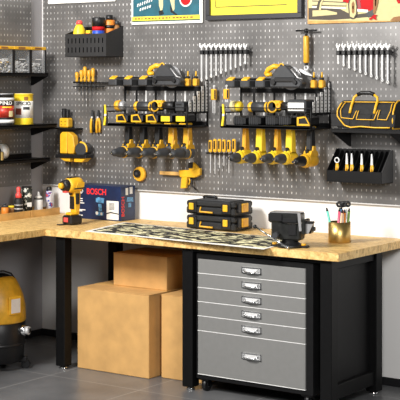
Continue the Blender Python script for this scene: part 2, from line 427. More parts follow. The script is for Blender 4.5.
carton(-5.57, -5.135, 6.86, 7.20, 0.5225, 0.735, 'low brown cardboard box lying on top of the two floor cartons')

# ------------------------------------------------------------------ vacuum cleaner
vc = at(-3, 367.5, Z=0)
vac = thing('vacuum_cleaner', 'yellow and black drum vacuum cleaner on the floor under the left worktop', 'vacuum cleaner', (vc.x, vc.y, 0), 0)
v = MB().lathe([(0.045, 0.15), (0.06, 0.172), (0.15, 0.176), (0.16, 0.181), (0.30, 0.184), (0.31, 0.176), (0.315, 0.170)], black, seg=36)
v.lathe([(0.155, 0.18), (0.16, 0.186), (0.172, 0.186), (0.177, 0.18)], black, seg=36)
v.build('drum', vac, 'black ribbed drum')
MB().lathe([(0.305, 0.180), (0.315, 0.188), (0.40, 0.184), (0.47, 0.170), (0.53, 0.145), (0.575, 0.12), (0.59, 0.10), (0.592, 0.05)], amber, seg=36).build('motor_housing', vac, 'yellow rounded motor housing')
h = MB().tube([(-0.07, -0.07, 0.56), (-0.06, -0.06, 0.60), (-0.02, -0.02, 0.615), (0.03, 0.03, 0.615), (0.06, 0.06, 0.60), (0.08, 0.08, 0.56)], 0.014, black, 10)
h.bb(-0.06, 0.06, -0.07, 0.07, 0.58, 0.597, black, 0.006)
h.build('handle', vac, 'black carrying handle')
for aa in (-50,):
    pass
kM = Matrix.Rotation(R(-8), 4, 'Z')
s = MB(); s.M = kM; s.bb(0.176, 0.192, -0.05, 0.05, 0.36, 0.48, amber, 0.008); s.bb(0.190, 0.194, -0.036, 0.036, 0.375, 0.465, satin, 0.001)
s.build('switch_panel', vac, 'silver switch plate on a yellow pad')
s = MB(); s.M = kM @ Matrix.Rotation(R(22), 4, 'Z')
s.cyl((0.17, 0, 0.255), (0.215, 0, 0.255), 0.034, chrome).cyl((0.215, 0, 0.255), (0.235, 0, 0.255), 0.026, satin).box((0.238, 0, 0.255), (0.008, 0.03, 0.03), chrome, 0.003)
s.build('hose_port', vac, 'chrome hose port')
for a in (-75, 15, 105, 195):
    s = MB(); s.M = Matrix.Rotation(R(a + 15), 4, 'Z')
    s.bb(0.14, 0.20, -0.02, 0.02, 0.04, 0.075, black, 0.006).cyl((0.19, -0.014, 0.028), (0.19, 0.014, 0.028), 0.028, black)
    s.build('caster', vac)

# ------------------------------------------------------------------ wall shelves on the left
def shelf_left(v, u_end, z_label):
    yE = 7.23; p = at(u_end, v, Y=yE); z = p.z; x1 = p.x
    r = thing('wall_shelf', z_label, 'shelf', (XL, yE, z), group='black shelves on the left wall')
    d = x1 - XL
    MB().bb(0.0, d, -1.3, 0, -0.006, 0, black_steel).bb(0.0, 0.004, -1.3, 0, 0, 0.03, black_steel).bb(d - 0.006, d, -1.3, 0, -0.022, 0.004, black_steel, 0.002).build('shelf_plate', r)
    for y in (-0.004, -1.28):
        MB().prism([(0.0, -0.005), (d - 0.004, -0.005), (d - 0.004, -0.022), (0.02, -0.085), (0.0, -0.085)], y - 0.003, y, black_steel, 'XZ').build('bracket', r)
    return z, x1, r
z1, xs1, _ = shelf_left(73.5, 48.5, 'topmost black shelf on the left wall carrying the clear screw bins')
z2, xs2, _ = shelf_left(124, 57, 'middle black shelf on the left wall carrying two paint tins')
z3, xs3, _ = shelf_left(158, 50, 'lowest black shelf on the left wall carrying a white roll')

# clear bins
def yo(u, X): return at(u, 0, X=X).y
xf = xs1 - 0.008
edges = [yo(u, xf) for u in (-4, 13.6, 30.6, 46)]
names = ['clear bin of mixed screws under a yellow lid, leftmost on the top shelf', 'clear bin of screws under a yellow lid, middle of the three on the top shelf', 'clear bin of bright screws under a yellow lid, nearest the wall corner']
for k in range(3):
    y0, y1 = edges[k] + 0.003, edges[k + 1] - 0.003; w = y1 - y0; d = xf - XL - 0.008; hgt = 0.165
    r = thing('screw_bin', names[k], 'storage bin', (xf - d / 2, (y0 + y1) / 2, z1 + 0.001), group='clear screw bins on the top shelf')
    T = 0.003
    b = MB()
    b.bb(-d / 2, d / 2, -w / 2, w / 2, 0, T, clear)
    b.bb(-d / 2, -d / 2 + T, -w / 2, w / 2, T, hgt, dark_grey).bb(d / 2 - T, d / 2, -w / 2, w / 2, T, hgt, clear)
    b.bb(-d / 2 + T, d / 2 - T, -w / 2, -w / 2 + T, T, hgt, clear).bb(-d / 2 + T, d / 2 - T, w / 2 - T, w / 2, T, hgt, clear)
    b.build('bin_body', r, 'clear plastic bin body')
    fr = MB()
    for yy in (-w / 2 + 0.003, w / 2 - 0.003):
        fr.bb(d / 2 - 0.002, d / 2 + 0.002, yy - 0.006, yy + 0.006, 0, hgt, black)
    fr.bb(d / 2, d / 2 + 0.002, -0.03, 0.03, 0.095, 0.1, white)
    fr.build('corner_strip', r, 'black corner strips')
    MB().bb(-d / 2, d / 2 + 0.004, -w / 2 - 0.002, w / 2 + 0.002, hgt, hgt + 0.022, yellow, 0.003).bb(d / 2 + 0.004, d / 2 + 0.0045, -0.04, 0.03, hgt + 0.004, hgt + 0.018, brown_m).build('lid', r, 'yellow lid with a brown mark')
    sc = MB(); sc.M = Matrix.Identity(4)
    cols = [bright_steel, satin, bright_steel, dark_grey] if k else [satin, bright_steel, gold, dark_grey]
    for i in range(230):
        x = random.uniform(-d / 2 + 0.015, d / 2 - 0.015); y = random.uniform(-w / 2 + 0.015, w / 2 - 0.015)
        top = 0.055 + 0.03 * (1 - abs(y) / (w / 2)) + (0.02 if k == 0 else 0)
        z = random.uniform(0.007, top) if x > 0 else random.uniform(0.007, top)
        aa = Vector((random.uniform(-1, 1), random.uniform(-1, 1), random.uniform(-.6, .6))).normalized() * 0.011
        c = Vector((x, y, z))
        sc.cyl(c - aa, c + aa, 0.0028, cols[i % 4], 0.0045, seg=6)
        if i % 3 == 0: sc.ring(c, 0.008, 0.0022, cols[(i + 1) % 4], aa, n=8, seg=4)
    o = sc.build('loose_screws', r, 'pile of loose screws'); o['kind'] = 'stuff'

# paint tins
def tin(u, X, z, rad, h, label, parts):
    y = yo(u, X)
    r = thing('paint_tin', label, 'paint tin', (X, y, z + 0.001), group=None)
    for (nm, lab, prof, m) in parts:
        MB().lathe(prof, m, seg=32).build(nm, r, lab)
    return r
xt = xs2 - 0.085
hh = 0.215; rr = 0.066
t2 = tin(23.6, xt, z2, rr, hh, 'white paint tin with yellow lid and base bands beside the shelf end', [
    ('body', 'yellow tin body', [(0, rr), (0.004, rr + 0.002), (0.046, rr), (hh - 0.04, rr), (hh - 0.006, rr), (hh - 0.004, rr + 0.003), (hh, rr + 0.003)], bright_yellow),
    ('label_wrap', 'white paper label', [(0.048, rr + 0.001), (0.165, rr + 0.001)], paper),
    ('lid', 'pale yellow lid', [(hh, rr - 0.004), (hh + 0.003, rr - 0.004)], cream)])
t1 = tin(4.5, xt, z2, rr, hh, 'black and white paint tin with a red flame picture, left on the middle shelf', [
    ('body', 'black tin body', [(0, rr), (0.004, rr + 0.002), (0.02, rr), (hh - 0.01, rr), (hh - 0.008, rr + 0.003), (hh, rr + 0.003)], black),
    ('label_wrap', 'white paper band', [(0.018, rr + 0.0005), (0.04, rr + 0.0005)], white),
    ('label_wrap', 'white upper band', [(0.172, rr + 0.0005), (0.19, rr + 0.0005)], white),
    ('picture_band', 'red picture band', [(0.055, rr + 0.0008), (0.135, rr + 0.0008)], mat('tin_red', (0.45, 0.03, 0.015), 0.4, var=0.6, scale=22)),
    ('lid', 'steel lid', [(hh, rr - 0.004), (hh + 0.003, rr - 0.004)], satin)])
def curved_text(parent, s, size, z, rad, m, a_c=R(-52), span=1.1, name='lettering'):
    n = len(s)
    for i, ch in enumerate(s):
        if ch == ' ': continue
        a = a_c + (i - (n - 1) / 2) * span / n
        text(ch, size, (rad * math.cos(a), rad * math.sin(a), z), m, parent, rz=a + R(90), name=name)
curved_text(t2, 'SPECIO', 0.034, 0.148, rr + 0.002, black, span=1.5)
curved_text(t1, 'PINLO', 0.034, 0.153, rr + 0.001, paper, a_c=R(-40), span=1.3)
def patch(parent, rad, a0, a1, z0, z1, m, name, label=None, n=8):
    mb = MB(); t = bmesh.new(); A = []; B = []
    for i in range(n + 1):
        a = a0 + (a1 - a0) * i / n
        A.append(t.verts.new((rad * math.cos(a), rad * math.sin(a), z0))); B.append(t.verts.new((rad * math.cos(a), rad * math.sin(a), z1)))
    for i in range(n): t.faces.new((A[i], A[i + 1], B[i + 1], B[i]))
    mb._merge(t, m, True); o = mb.build(name, parent, label); return o
patch(t2, rr + 0.0018, R(-50), R(-10), 0.105, 0.125, dark_grey, 'label_panel', 'dark caption panel')
patch(t2, rr + 0.0018, R(-100), R(-60), 0.07, 0.115, mat('print_maroon', (0.2, 0.05, 0.03), 0.6, var=0.4), 'label_picture', 'dark red picture')
patch(t2, rr + 0.0014, R(-45), R(-20), 0.17, 0.195, brown_m, 'label_mark', 'brown square mark')
patch(t1, rr + 0.0018, R(-60), R(0), 0.122, 0.130, bright_yellow, 'label_stripe', 'yellow stripe')
patch(t1, rr + 0.0018, R(-20), R(10), 0.06, 0.1, cream, 'label_picture', 'pale picture patch')

# white tape roll on lowest shelf
yr = yo(1.5, xs3 - 0.06)
roll = thing('tape_roll', 'white roll with gold core standing on the lowest shelf', 'tape roll', (xs3 - 0.07, yr, z3 + 0.062))
MB().cyl((0, -0.03, 0), (0, 0.03, 0), 0.056, white, seg=32).build('tape_band', roll)
MB().cyl((0, -0.032, 0), (0, 0.032, 0), 0.036, black, seg=24).build('core', roll, 'black inner core')
MB().bb(0.0, 0.07, -0.06, -0.034, -0.06, 0.005, gold, 0.006).build('cutter_plate', roll, 'gold coloured cutter plate')

# ------------------------------------------------------------------ trays and bottles on left worktop
XT = at(16, 219.5, Z=ZT).x
yA0 = 6.56; yA1 = yo(31, XT) - 0.004; yB0 = yA1 + 0.008; yB1 = yo(60, XT)
def tray(y0, y1, label, end_h):
    w = 0.19; x0 = XT - w
    r = thing('wooden_tray', label, 'tray', ((x0 + XT) / 2, (y0 + y1) / 2, ZT + 0.001), group='wooden trays on the left worktop')
    L_ = (y1 - y0) / 2; W_ = w / 2
    MB().bb(-W_, W_, -L_, L_, 0, 0.006, tray_wood).build('base', r)
    for sx in (-1, 1):
        MB().bb(sx * W_ - (0.008 if sx > 0 else 0), sx * W_ + (0 if sx > 0 else 0.008), -L_, L_, 0.006, 0.048, tray_wood, 0.001).build('side_board', r)
    MB().prism([(-W_ + 0.008, 0.006), (W_ - 0.008, 0.006), (W_ - 0.008, 0.043), (0.02, end_h), (-W_ + 0.008, end_h)], -L_, -L_ + 0.008, tray_wood).build('end_board', r)
    MB().bb(-W_ + 0.008, W_ - 0.008, L_ - 0.008, L_, 0.006, 0.043, tray_wood).build('end_board', r)
    return r
tray(yA0, yA1, 'nearer open wooden tray holding black and red bottles, by the left wall', 0.10)
tray(yB0, yB1, 'farther open wooden tray holding a white bottle and spray can, in the corner', 0.043)
def put(u, X): return (X, yo(u, X), ZT + 0.0075)
XM = XT - 0.07
b = thing('bottle', 'black bottle with a red nozzle cap in the wooden tray', 'bottle', put(18.5, XM + 0.02), 0, None, 1.07)
MB().lathe([(0, .026), (.006, .029), (.10, .029), (.118, .024), (.125, .015)], soft_black).build('body', b, 'black bottle body')
MB().lathe([(.125, .02), (.15, .02), (.155, .012), (.165, .012), (.19, .014), (.197, .006)], pink_red).build('cap', b, 'red nozzle cap')
MB().lathe([(.052, .0295), (.058, .0295)], satin).lathe([(.078, .0295), (.082, .0295)], satin).build('label_wrap', b, 'thin pale label lines')
b = thing('tin', 'tall dark green speckled tin in the wooden tray', 'tin', put(26.8, XM), 0, None, 1.07)
MB().lathe([(0, .036), (.175, .036), (.18, .033), (.182, .033)], tin_print, seg=28).build('body', b)
MB().lathe([(.182, .034), (.192, .034)], black).build('lid', b)
MB().box((0.034, -0.012, 0.075), (0.006, 0.03, 0.028), paper, rot=(0, 0, R(-20))).build('label_tag', b, 'small white label')
b = thing('glue_bottle', 'white glue bottle with pointed cap in the farther wooden tray', 'glue bottle', put(38.5, XM), 0, None, 1.07)
MB().lathe([(0, .028), (.005, .03), (.085, .03), (.10, .027)], white).build('body', b)
MB().lathe([(.100, .029), (.107, .029)], black).build('collar', b, 'black collar')
MB().lathe([(.107, .026), (.118, .024), (.125, .01), (.15, .004)], paper).build('cap', b, 'white pointed cap')
b = thing('spray_can', 'slim white spray can with blue and red swirls in the farther wooden tray', 'spray can', put(49.2, XM), 0, None, 1.07)
MB().lathe([(0, .021), (.003, .023), (.14, .023), (.15, .018)], spray_print).build('body', b)
MB().lathe([(.15, .018), (.155, .019), (.172, .018), (.176, .012)], black).build('cap', b, 'black cap')
b = thing('jar', 'small orange jar with a dark lid at the left end of the nearer tray', 'jar', put(5.0, XM - 0.01))
MB().lathe([(0, .026), (.07, .026), (.075, .02)], orange).build('body', b)
MB().lathe([(.075, .022), (.09, .022)], dark_grey).lathe([(.09, .008), (.105, .008)], dark_grey).build('lid', b)
b = thing('jar', 'small brown jar beside the black bottle in the nearer tray', 'jar', put(11.5, XM - 0.03))
MB().lathe([(0, .024), (.06, .024), (.065, .02)], brown_m).build('body', b)
MB().lathe([(.065, .022), (.078, .022)], bright_yellow).build('lid', b)

drill_grey = mat('drill_grey', (0.085, 0.09, 0.10), 0.35)
# ------------------------------------------------------------------ cordless drills
def make_drill(style, label, group, loc, rz=0, hang=True, scale=1.0):
    body_m, grip_m, acc_m, chuck_m = {
        'black': (drill_grey, soft_black, yellow, dark_grey), 'driver': (drill_grey, amber, yellow, dark_grey),
        'yellow': (bright_yellow, bright_yellow, bright_yellow, dark_grey), 'thin': (bright_yellow, amber, bright_yellow, dark_grey),
        'last': (yellow, soft_black, yellow, black), 'bench': (yellow, yellow, yellow, black)}[style]
    r = thing('cordless_drill', label, 'cordless drill', loc, rz, group, scale)
    if hang: r.rotation_euler = (0, R(180), rz)
    zb_ = 0.252
    fat = 1.35 if style == 'bench' else 1.0
    b = MB().lathe([(0, 0.026 * fat), (0.008, 0.034 * fat), (0.03, 0.037 * fat), (0.09, 0.036 * fat), (0.115, 0.031 * fat)], body_m, (0, 0.062, zb_), (0, -1, 0), 20)
    if style in ('yellow', 'thin', 'last'): b.lathe([(0, 0.036), (0.02, 0.037), (0.04, 0.03)], body_m, (0, -0.035, zb_), (0, -1, 0), 20)
    b.box((0, 0.01, zb_ - 0.028), (0.044, 0.09, 0.03), body_m, 0.008)
    b.build('motor_body', r)
    b = MB().lathe([(0, 0.035), (0.002, 0.0385), (0.010, 0.0385), (0.012, 0.035)], acc_m, (0, -0.030 if style != 'driver' else 0.01, zb_), (0, -1, 0), 20)
    b.build('gear_collar', r, 'yellow collar')
    cp_ = [(0, 0.033), (0.012, 0.035), (0.045, 0.033), (0.055, 0.027), (0.09, 0.024), (0.115, 0.011)]
    if style in ('yellow', 'thin', 'last'): cp_ = [(0.018, 0.028), (0.03, 0.031), (0.055, 0.029), (0.062, 0.024), (0.09, 0.022), (0.11, 0.012)]
    if style == 'bench': cp_ = [(0, 0.040), (0.012, 0.041), (0.03, 0.036), (0.05, 0.03)]
    b = MB().lathe(cp_, chuck_m, (0, -0.040, zb_), (0, -1, 0), 18)
    b.build('chuck', r)
    if style != 'bench': MB().cyl((0, -0.150, zb_), (0, -0.172, zb_), 0.007, chrome).build('bit_tip', r, 'chrome bit tip')
    gw = 0.044 if style in ('driver', 'yellow') else 0.036
    if style == 'thin': gw = 0.026
    if style == 'bench': gw = 0.052
    g = MB().prism([(-0.002, 0.075), (0.036, 0.075), (0.044, 0.15), (0.05, 0.235), (-0.012, 0.235), (-0.006, 0.14)], -gw / 2, gw / 2, grip_m, 'YZ', 0.006)
    g.build('grip', r)
    t = MB().box((0, -0.02, 0.205), (0.018, 0.022, 0.032), black if style != 'last' else black, 0.005)
    t.build('trigger', r, 'black trigger')
    if style in ('black', 'driver', 'last'):
        c = MB().prism([(-0.03, 0.228), (-0.012, 0.198), (0.0, 0.198), (0.005, 0.172), (0.034, 0.172), (0.038, 0.198), (0.052, 0.2), (0.066, 0.228)], -0.026, 0.026, acc_m, 'YZ', 0.003)
        c.build('shoulder', r, 'yellow shoulder panel')
    f = MB().box((0, -0.004, 0.07), (0.055, 0.08, 0.018), acc_m, 0.006); f.build('foot_plate', r)
    ba = MB().box((0, -0.006, 0.032), (0.088, 0.105, 0.056), black, 0.01)
    bo = ba.build('battery', r, 'black battery pack')
    lm = {'last': yellow, 'black': yellow, 'driver': bright_yellow, 'bench': pink_red}.get(style)
    if lm:
        l = MB()
        if style == 'bench': l.box((0, -0.060, 0.034), (0.04, 0.004, 0.028), lm, 0.001)
        elif style == 'driver': l.box((0, -0.060, 0.036), (0.07, 0.005, 0.034), lm, 0.002)
        else:
            l.prism([(-0.041, 0.058), (-0.041, 0.048), (0.03, 0.048), (0.03, 0.02), (-0.01, 0.014), (-0.01, 0.006), (0.041, 0.012), (0.041, 0.058)], -0.062, -0.0575, lm, 'XZ')
            l.prism([(-0.041, 0.05), (-0.034, 0.05), (-0.006, 0.006), (-0.014, 0.006)], -0.062, -0.0575, lm, 'XZ')
        l.build('label_badge', bo, 'coloured badge on the battery')
    if style in ('yellow', 'thin'):
        l = MB()
        for k in range(5): l.box((-0.026 + k * 0.013, -0.0595, 0.032), (0.004, 0.004, 0.048), dark_grey)
        l.build('rib', bo)
    return r

def tool_rack(u0, u1, vt, vb, label):
    yf = YB - 0.235; p0 = at(u0, vb, Y=yf); p1 = at(u1, vb, Y=yf)
    zt = at((u0 + u1) / 2, vt, Y=yf).z; zbm = (p0.z + p1.z) / 2
    r = thing('tool_rack', label, 'tool rack', ((p0.x + p1.x) / 2, YB, zbm), group='black steel tool racks on the perforated panel')
    w = (p1.x - p0.x) / 2; D = 0.235; Ht = zt - zbm; zm = 0.092
    # lower shelf: a tray with slots seen as front and back rails
    for z, nm in ((0, 'bottom_shelf'), (zm, 'middle_shelf'), (Ht, 'top_shelf')):
        dep = D if z < Ht - 0.01 else D - 0.05
        m = MB()
        if nm == 'bottom_shelf':
            m.bb(-w, w, -D, -D + 0.012, -0.006, 0.010, black_steel); m.bb(-w, w, -0.1, -0.004, -0.002, 0.002, black_steel)
        else:
            m.bb(-w, w, -dep, -0.004, -0.002, 0.002, black_steel); m.bb(-w, w, -dep, -dep + 0.004, -0.002, 0.014, black_steel, 0.001)
        m.build(nm, r)
    m = MB().bb(-w, w, -D, -D + 0.006, zm + 0.03, zm + 0.036, black_steel); m.build('guard_rail', r)
    m = MB()
    m.bb(-w, w, -0.005, -0.001, 0, 0.03, black_steel); m.bb(-w, w, -0.005, -0.001, Ht - 0.03, Ht, black_steel)
    for k in range(7):
        x = -w + 0.1 + k * (2 * w - 0.2) / 6; m.bb(x - 0.006, x + 0.006, -0.005, -0.001, 0.03, Ht - 0.03, bright_steel if k % 2 else black_steel)
    m.build('back_panel', r)
    # left cheek (solid), right cheek (frame with pale bars)
    m = MB().prism([(-D, -0.004), (0, -0.004), (0, Ht + 0.03), (-0.02, Ht + 0.03), (-D, zm + 0.04)], -w - 0.003, -w, black_steel, 'YZ'); 
    m.bm.free(); m = MB()
    for (a, b_) in (((-D, 0), (-D, zm + 0.04)), ((-0.008, 0), (-0.008, Ht + 0.03)), ((-D, 0), (0, 0)), ((-D, zm), (0, zm))):
        m.tube([(-w, a[0], a[1]), (-w, b_[0], b_[1])], 0.005, black_steel, 6)
    m.build('side_frame', r)
    m = MB()
    for (a, b_) in (((-D, 0), (-D, zm + 0.045)), ((-0.006, 0), (-0.006, Ht + 0.045)), ((-D, 0), (0, 0)), ((-D, zm), (0, zm))):
        m.tube([(w, a[0], a[1]), (w, b_[0], b_[1])], 0.006, black_steel, 6)
    sf = m.build('side_frame', r)
    g = MB().prism([(-D + 0.008, zm + 0.004), (-0.008, zm + 0.004), (-0.008, Ht + 0.03), (-D + 0.008, zm + 0.05)], w - 0.001, w + 0.001, black_steel, 'YZ'); g.build('cheek_plate', r)
    g = MB(); nb = 5
    for k in range(nb):
        y = -D + 0.03 + k * (D - 0.045) / (nb - 1); f = (y + D) / D
        top = zm + 0.055 + f * (Ht + 0.045 - zm - 0.055)
        g.bb(w + 0.001, w + 0.004, y - 0.0135, y + 0.0135, zm + 0.008, top, bright_steel)
        nn = int((top - zm) / 0.022)
        for j in range(nn):
            g.bb(w + 0.004, w + 0.0055, y - 0.006, y + 0.006, zm + 0.014 + j * 0.022, zm + 0.019 + j * 0.022, black_steel)
    g.build('slotted_plate', r, 'bright slotted steel strips')
    return dict(r=r, zt=zt + 0.003, zm=zbm + zm + 0.003, zb=zbm, x0=p0.x, x1=p1.x, yf=yf)
RA = tool_rack(104, 187, 86.5, 126, 'black steel tool rack on the left holding five hanging drills and three batteries')
RB = tool_rack(221, 311, 88.5, 128, 'black steel tool rack on the right holding five hanging drills with bright yellow bodies')

ordn = ['leftmost', 'second from the left', 'third from the left', 'fourth from the left', 'rightmost']
# left rack drills
specs = [('black', 127, 'black drill with dark grip hanging upside down, leftmost in the left rack'),
         ('black', 142, 'black drill with dark grip hanging upside down, second from the left in the left rack'),
         ('black', 157, 'black drill with dark grip hanging upside down, middle one in the left rack'),
         ('driver', 171, 'black drill with yellow grip, left of the two yellow gripped ones in the left rack'),
         ('driver', 186, 'black drill with yellow grip hanging nearest the right end of the left rack')]
for st, u, lab in specs:
    yy = YB - 0.125; p = at(u, 113, Y=yy)
    make_drill(st, lab, 'cordless drills hanging in the left rack', (p.x, yy, p.z), hang=True, scale=1.05)
specs = [('thin', 244, 'yellow drill with a thin amber grip, leftmost in the right rack'),
         ('yellow', 259, 'yellow drill with a thick bright grip, second from the left in the right rack'),
         ('thin', 276, 'yellow drill with a thin amber grip, middle one in the right rack'),
         ('yellow', 289, 'yellow drill with a thick bright grip, fourth from the left in the right rack'),
         ('last', 309, 'black gripped drill with a yellow motor body at the right end of the right rack')]
for st, u, lab in specs:
    yy = YB - 0.125; p = at(u, 115, Y=yy)
    make_drill(st, lab, 'cordless drills hanging in the right rack', (p.x, yy, p.z), hang=True, scale=1.07 if st != 'last' else 1.12)

# things on the top shelves
def battery(loc, label, rz=0):
    r = thing('battery_pack', label, 'battery pack', loc, rz, 'battery packs on the rack tops')
    MB().box((0, 0, 0.026), (0.072, 0.115, 0.052), dark_grey, 0.008).build('case', r)
    MB().box((0, 0.01, 0.056), (0.056, 0.085, 0.012), black, 0.003).build('slide_rail', r)
    MB().box((0, -0.035, 0.055), (0.05, 0.045, 0.016), yellow, 0.004, rot=(R(25), 0, 0)).build('release_button', r, 'yellow release button')
    return r
for k, u in enumerate((117, 132, 147)):
    p = at(u, 86, Y=YB - 0.12); battery((p.x, p.y, RA['zt']), ['left', 'middle', 'right'][k] + ' one of three black and yellow batteries on the left rack')
for k, u in enumerate((234, 249, 264)):
    p = at(u, 86, Y=YB - 0.12); battery((p.x, p.y, RB['zt']), ['left', 'middle', 'right'][k] + ' one of three black and yellow batteries on the right rack')

def circ_saw(u, rack, label):
    p = at(u, 80, Y=YB - 0.10)
    r = thing('circular_saw', label, 'circular saw', (p.x, p.y, rack['zt'] + 0.002), 0, 'circular saws on the rack tops')
    a = [(-0.115, 0.0), (0.105, 0.0), (0.125, 0.03), (0.09, 0.058), (0.03, 0.115), (-0.0, 0.145), (-0.045, 0.145), (-0.09, 0.095), (-0.12, 0.04)]
    MB().prism(a, -0.035, 0.035, dark_grey, 'XZ', 0.008).build('blade_guard', r)
    MB().box((0.0, -0.038, 0.05), (0.15, 0.012, 0.03), black, 0.004).cyl((0.075, -0.035, 0.035), (0.075, -0.048, 0.035), 0.014, black).cyl((-0.085, -0.035, 0.035), (-0.085, -0.05, 0.035), 0.018, black).build('guard_cover', r)
    MB().cyl((0.0, 0.0355, 0.06), (0.0, 0.039, 0.06), 0.075, trim_steel, seg=36).build('blade', r, 'steel blade')
    MB().tube([(-0.045, -0.01, 0.13), (-0.09, -0.02, 0.135), (-0.13, -0.02, 0.118), (-0.15, -0.02, 0.085)], 0.017, yellow, 10).tube([(-0.10, -0.03, 0.085), (-0.13, -0.04, 0.08), (-0.15, -0.02, 0.085)], 0.013, yellow).build('handle', r, 'yellow handle')
    MB().ring((-0.03, -0.03, 0.135), 0.016, 0.005, yellow).build('lever', r, 'yellow lever loop')
    MB().tube([(0.045, -0.037, 0.115), (0.075, -0.038, 0.085), (0.095, -0.038, 0.062), (0.128, -0.038, 0.055)], 0.005, trim_steel).build('steel_trim', r, 'bright steel trim')
    return r
circ_saw(168.5, RA, 'dark grey circular saw with a yellow handle on top of the left rack')
circ_saw(288, RB, 'dark grey circular saw with a yellow handle on top of the right rack')

def glue_gun(u, y, z, label):
    p = at(u, 80, Y=y)
    r = thing('hand_tool', label, 'hand tool', (p.x, y, z), 0, 'small yellow hand tools beside the circular saws')
    MB().box((0, 0, 0.025), (0.034, 0.04, 0.05), amber, 0.006).build('body', r)
    MB().box((0, 0, 0.058), (0.02, 0.028, 0.016), black, 0.004).build('neck', r)
    MB().cyl((0, 0, 0.066), (0.0, 0, 0.1), 0.007, yellow, 0.004).build('nozzle', r)
    return r
for rk, us, nm in ((RA, (188, 196), 'left'), (RB, (314, 322), 'right')):
    for k, u in enumerate(us):
        glue_gun(u, YB - 0.05, rk['zt'] + (0.0), ('short yellow hand tool next to the saw' if k == 0 else 'short yellow hand tool at the outer end') + ' of the ' + nm + ' rack top')
    sh = MB().bb(rk['x1'] - 0.002, at(us[1] + 6, 80, Y=YB - 0.05).x, YB - 0.1, YB - 0.001, rk['zt'] - 0.004, rk['zt'] - 0.001, black_steel)
    o = sh.build('top_ledge', rk['r']); o.matrix_parent_inverse = Matrix.Translation(-Vector(rk['r'].location))

# things on the middle shelves
def torch(u, rack, label, m1=dark_grey, m2=yellow, L_=0.15, rad=0.033):
    y = YB - 0.15; p = at(u, 100, Y=y)
    r = thing('torch', label, 'torch', (p.x, y, rack['zm'] + rad), 0)
    MB().cyl((-L_ / 2 + 0.03, 0, 0), (L_ / 2, 0, 0), rad, m1, seg=20).build('barrel', r)
    MB().lathe([(0, rad * 0.8), (0.008, rad), (0.026, rad), (0.03, rad * 0.9)], m2, (-L_ / 2, 0, 0), (1, 0, 0)).build('head', r, 'yellow head ring')
    MB().lathe([(0, rad * 1.03), (0.012, rad * 1.03)], m2, (L_ / 2 - 0.02, 0, 0), (1, 0, 0)).build('end_band', r, 'yellow end band')
    return r
def puck(u, rack, label, m1=amber, m2=trim_steel):
    y = YB - 0.15; p = at(u, 100, Y=y)
    r = thing('palm_sander', label, 'sander', (p.x, y, rack['zm'] + 0.037), 0)
    MB().lathe([(0, 0.02), (0.008, 0.034), (0.03, 0.037), (0.045, 0.034)], m1, (-0.045, 0, 0), (1, 0, 0)).build('body', r)
    MB().lathe([(0.045, 0.03), (0.06, 0.034), (0.075, 0.03), (0.085, 0.018)], m2, (-0.045, 0, 0), (1, 0, 0)).build('nose', r, 'silver nose')
    return r
def grinder(u, rack, label):
    y = YB - 0.14; p = at(u, 100, Y=y)
    r = thing('angle_grinder', label, 'angle grinder', (p.x, y, rack['zm'] + 0.001), 0, 'angle grinders on the middle shelves')
    MB().cyl((-0.05, -0.03, 0.035), (-0.05, 0.05, 0.035), 0.034, black, seg=20).build('guard', r)
    MB().box((-0.02, 0.0, 0.045), (0.07, 0.06, 0.06), yellow, 0.012).ring((-0.045, -0.032, 0.036), 0.034, 0.006, yellow).build('gear_head', r)
    MB().cyl((0.01, 0, 0.04), (0.1, 0, 0.04), 0.026, black, 0.03).build('motor_grip', r)
    MB().ring((0.0, -0.034, 0.045), 0.014, 0.005, amber).build('lock_ring', r)
    return r
torch(144.5, RA, 'black torch with yellow ends lying on the middle shelf of the left rack')
puck(121, RA, 'yellow sander with silver nose on the middle shelf of the left rack')
grinder(163, RA, 'yellow and black grinder on the middle shelf of the left rack')
torch(259.5, RB, 'black torch with yellow ends lying on the middle shelf of the right rack', L_=0.15)
puck(237, RB, 'cream and yellow sander on the left end of the right rack middle shelf', m1=cream, m2=bright_yellow)
grinder(281, RB, 'yellow and black grinder on the middle shelf of the right rack')
p = at(301, 105, Y=YB - 0.16)
r = thing('charger', 'dark charger box with a white label on the right rack middle shelf', 'charger', (p.x, YB - 0.16, RB['zm']))
MB().box((0, 0, 0.042), (0.135, 0.12, 0.084), dark_grey, 0.01).build('case', r)
MB().box((0, -0.0605, 0.04), (0.115, 0.003, 0.05), paper).build('label_plate', r, 'white label plate')
p = at(184, 105, Y=YB - 0.15)
r = thing('charger', 'dark charger box at the right end of the left rack middle shelf', 'charger', (p.x - 0.02, YB - 0.13, RA['zm']))
MB().box((0, 0, 0.035), (0.07, 0.10, 0.07), dark_grey, 0.008).build('case', r)
MB().box((0, -0.051, 0.05), (0.04, 0.004, 0.01), black).build('vent', r)

# yellow clips at the left ends of the racks
for rk, u, nm in ((RA, 105.5, 'left'), (RB, 223.5, 'right')):
    p = at(u, 115, Y=rk['yf'] - 0.012)
    r = thing('spring_clamp', 'yellow spring clamp clipped on the left end of the ' + nm + ' rack', 'clamp', (p.x, p.y, p.z), 0, 'spring clamps on the rack ends')
    MB().prism([(-0.016, -0.07), (0.0, -0.07), (0.012, 0.0), (0.004, 0.07), (-0.008, 0.07), (-0.004, 0.0)], -0.008, 0.004, bright_yellow, 'XZ', 0.002).build('jaw', r)
    MB().prism([(0.008, -0.07), (0.02, -0.07), (0.022, -0.01), (0.016, 0.03), (0.012, 0.0)], -0.006, 0.002, black, 'XZ', 0.001).build('jaw', r, 'black jaw')
    MB().cyl((0.006, -0.014, 0.0), (0.006, 0.008, 0.0), 0.008, satin).build('pivot', r)

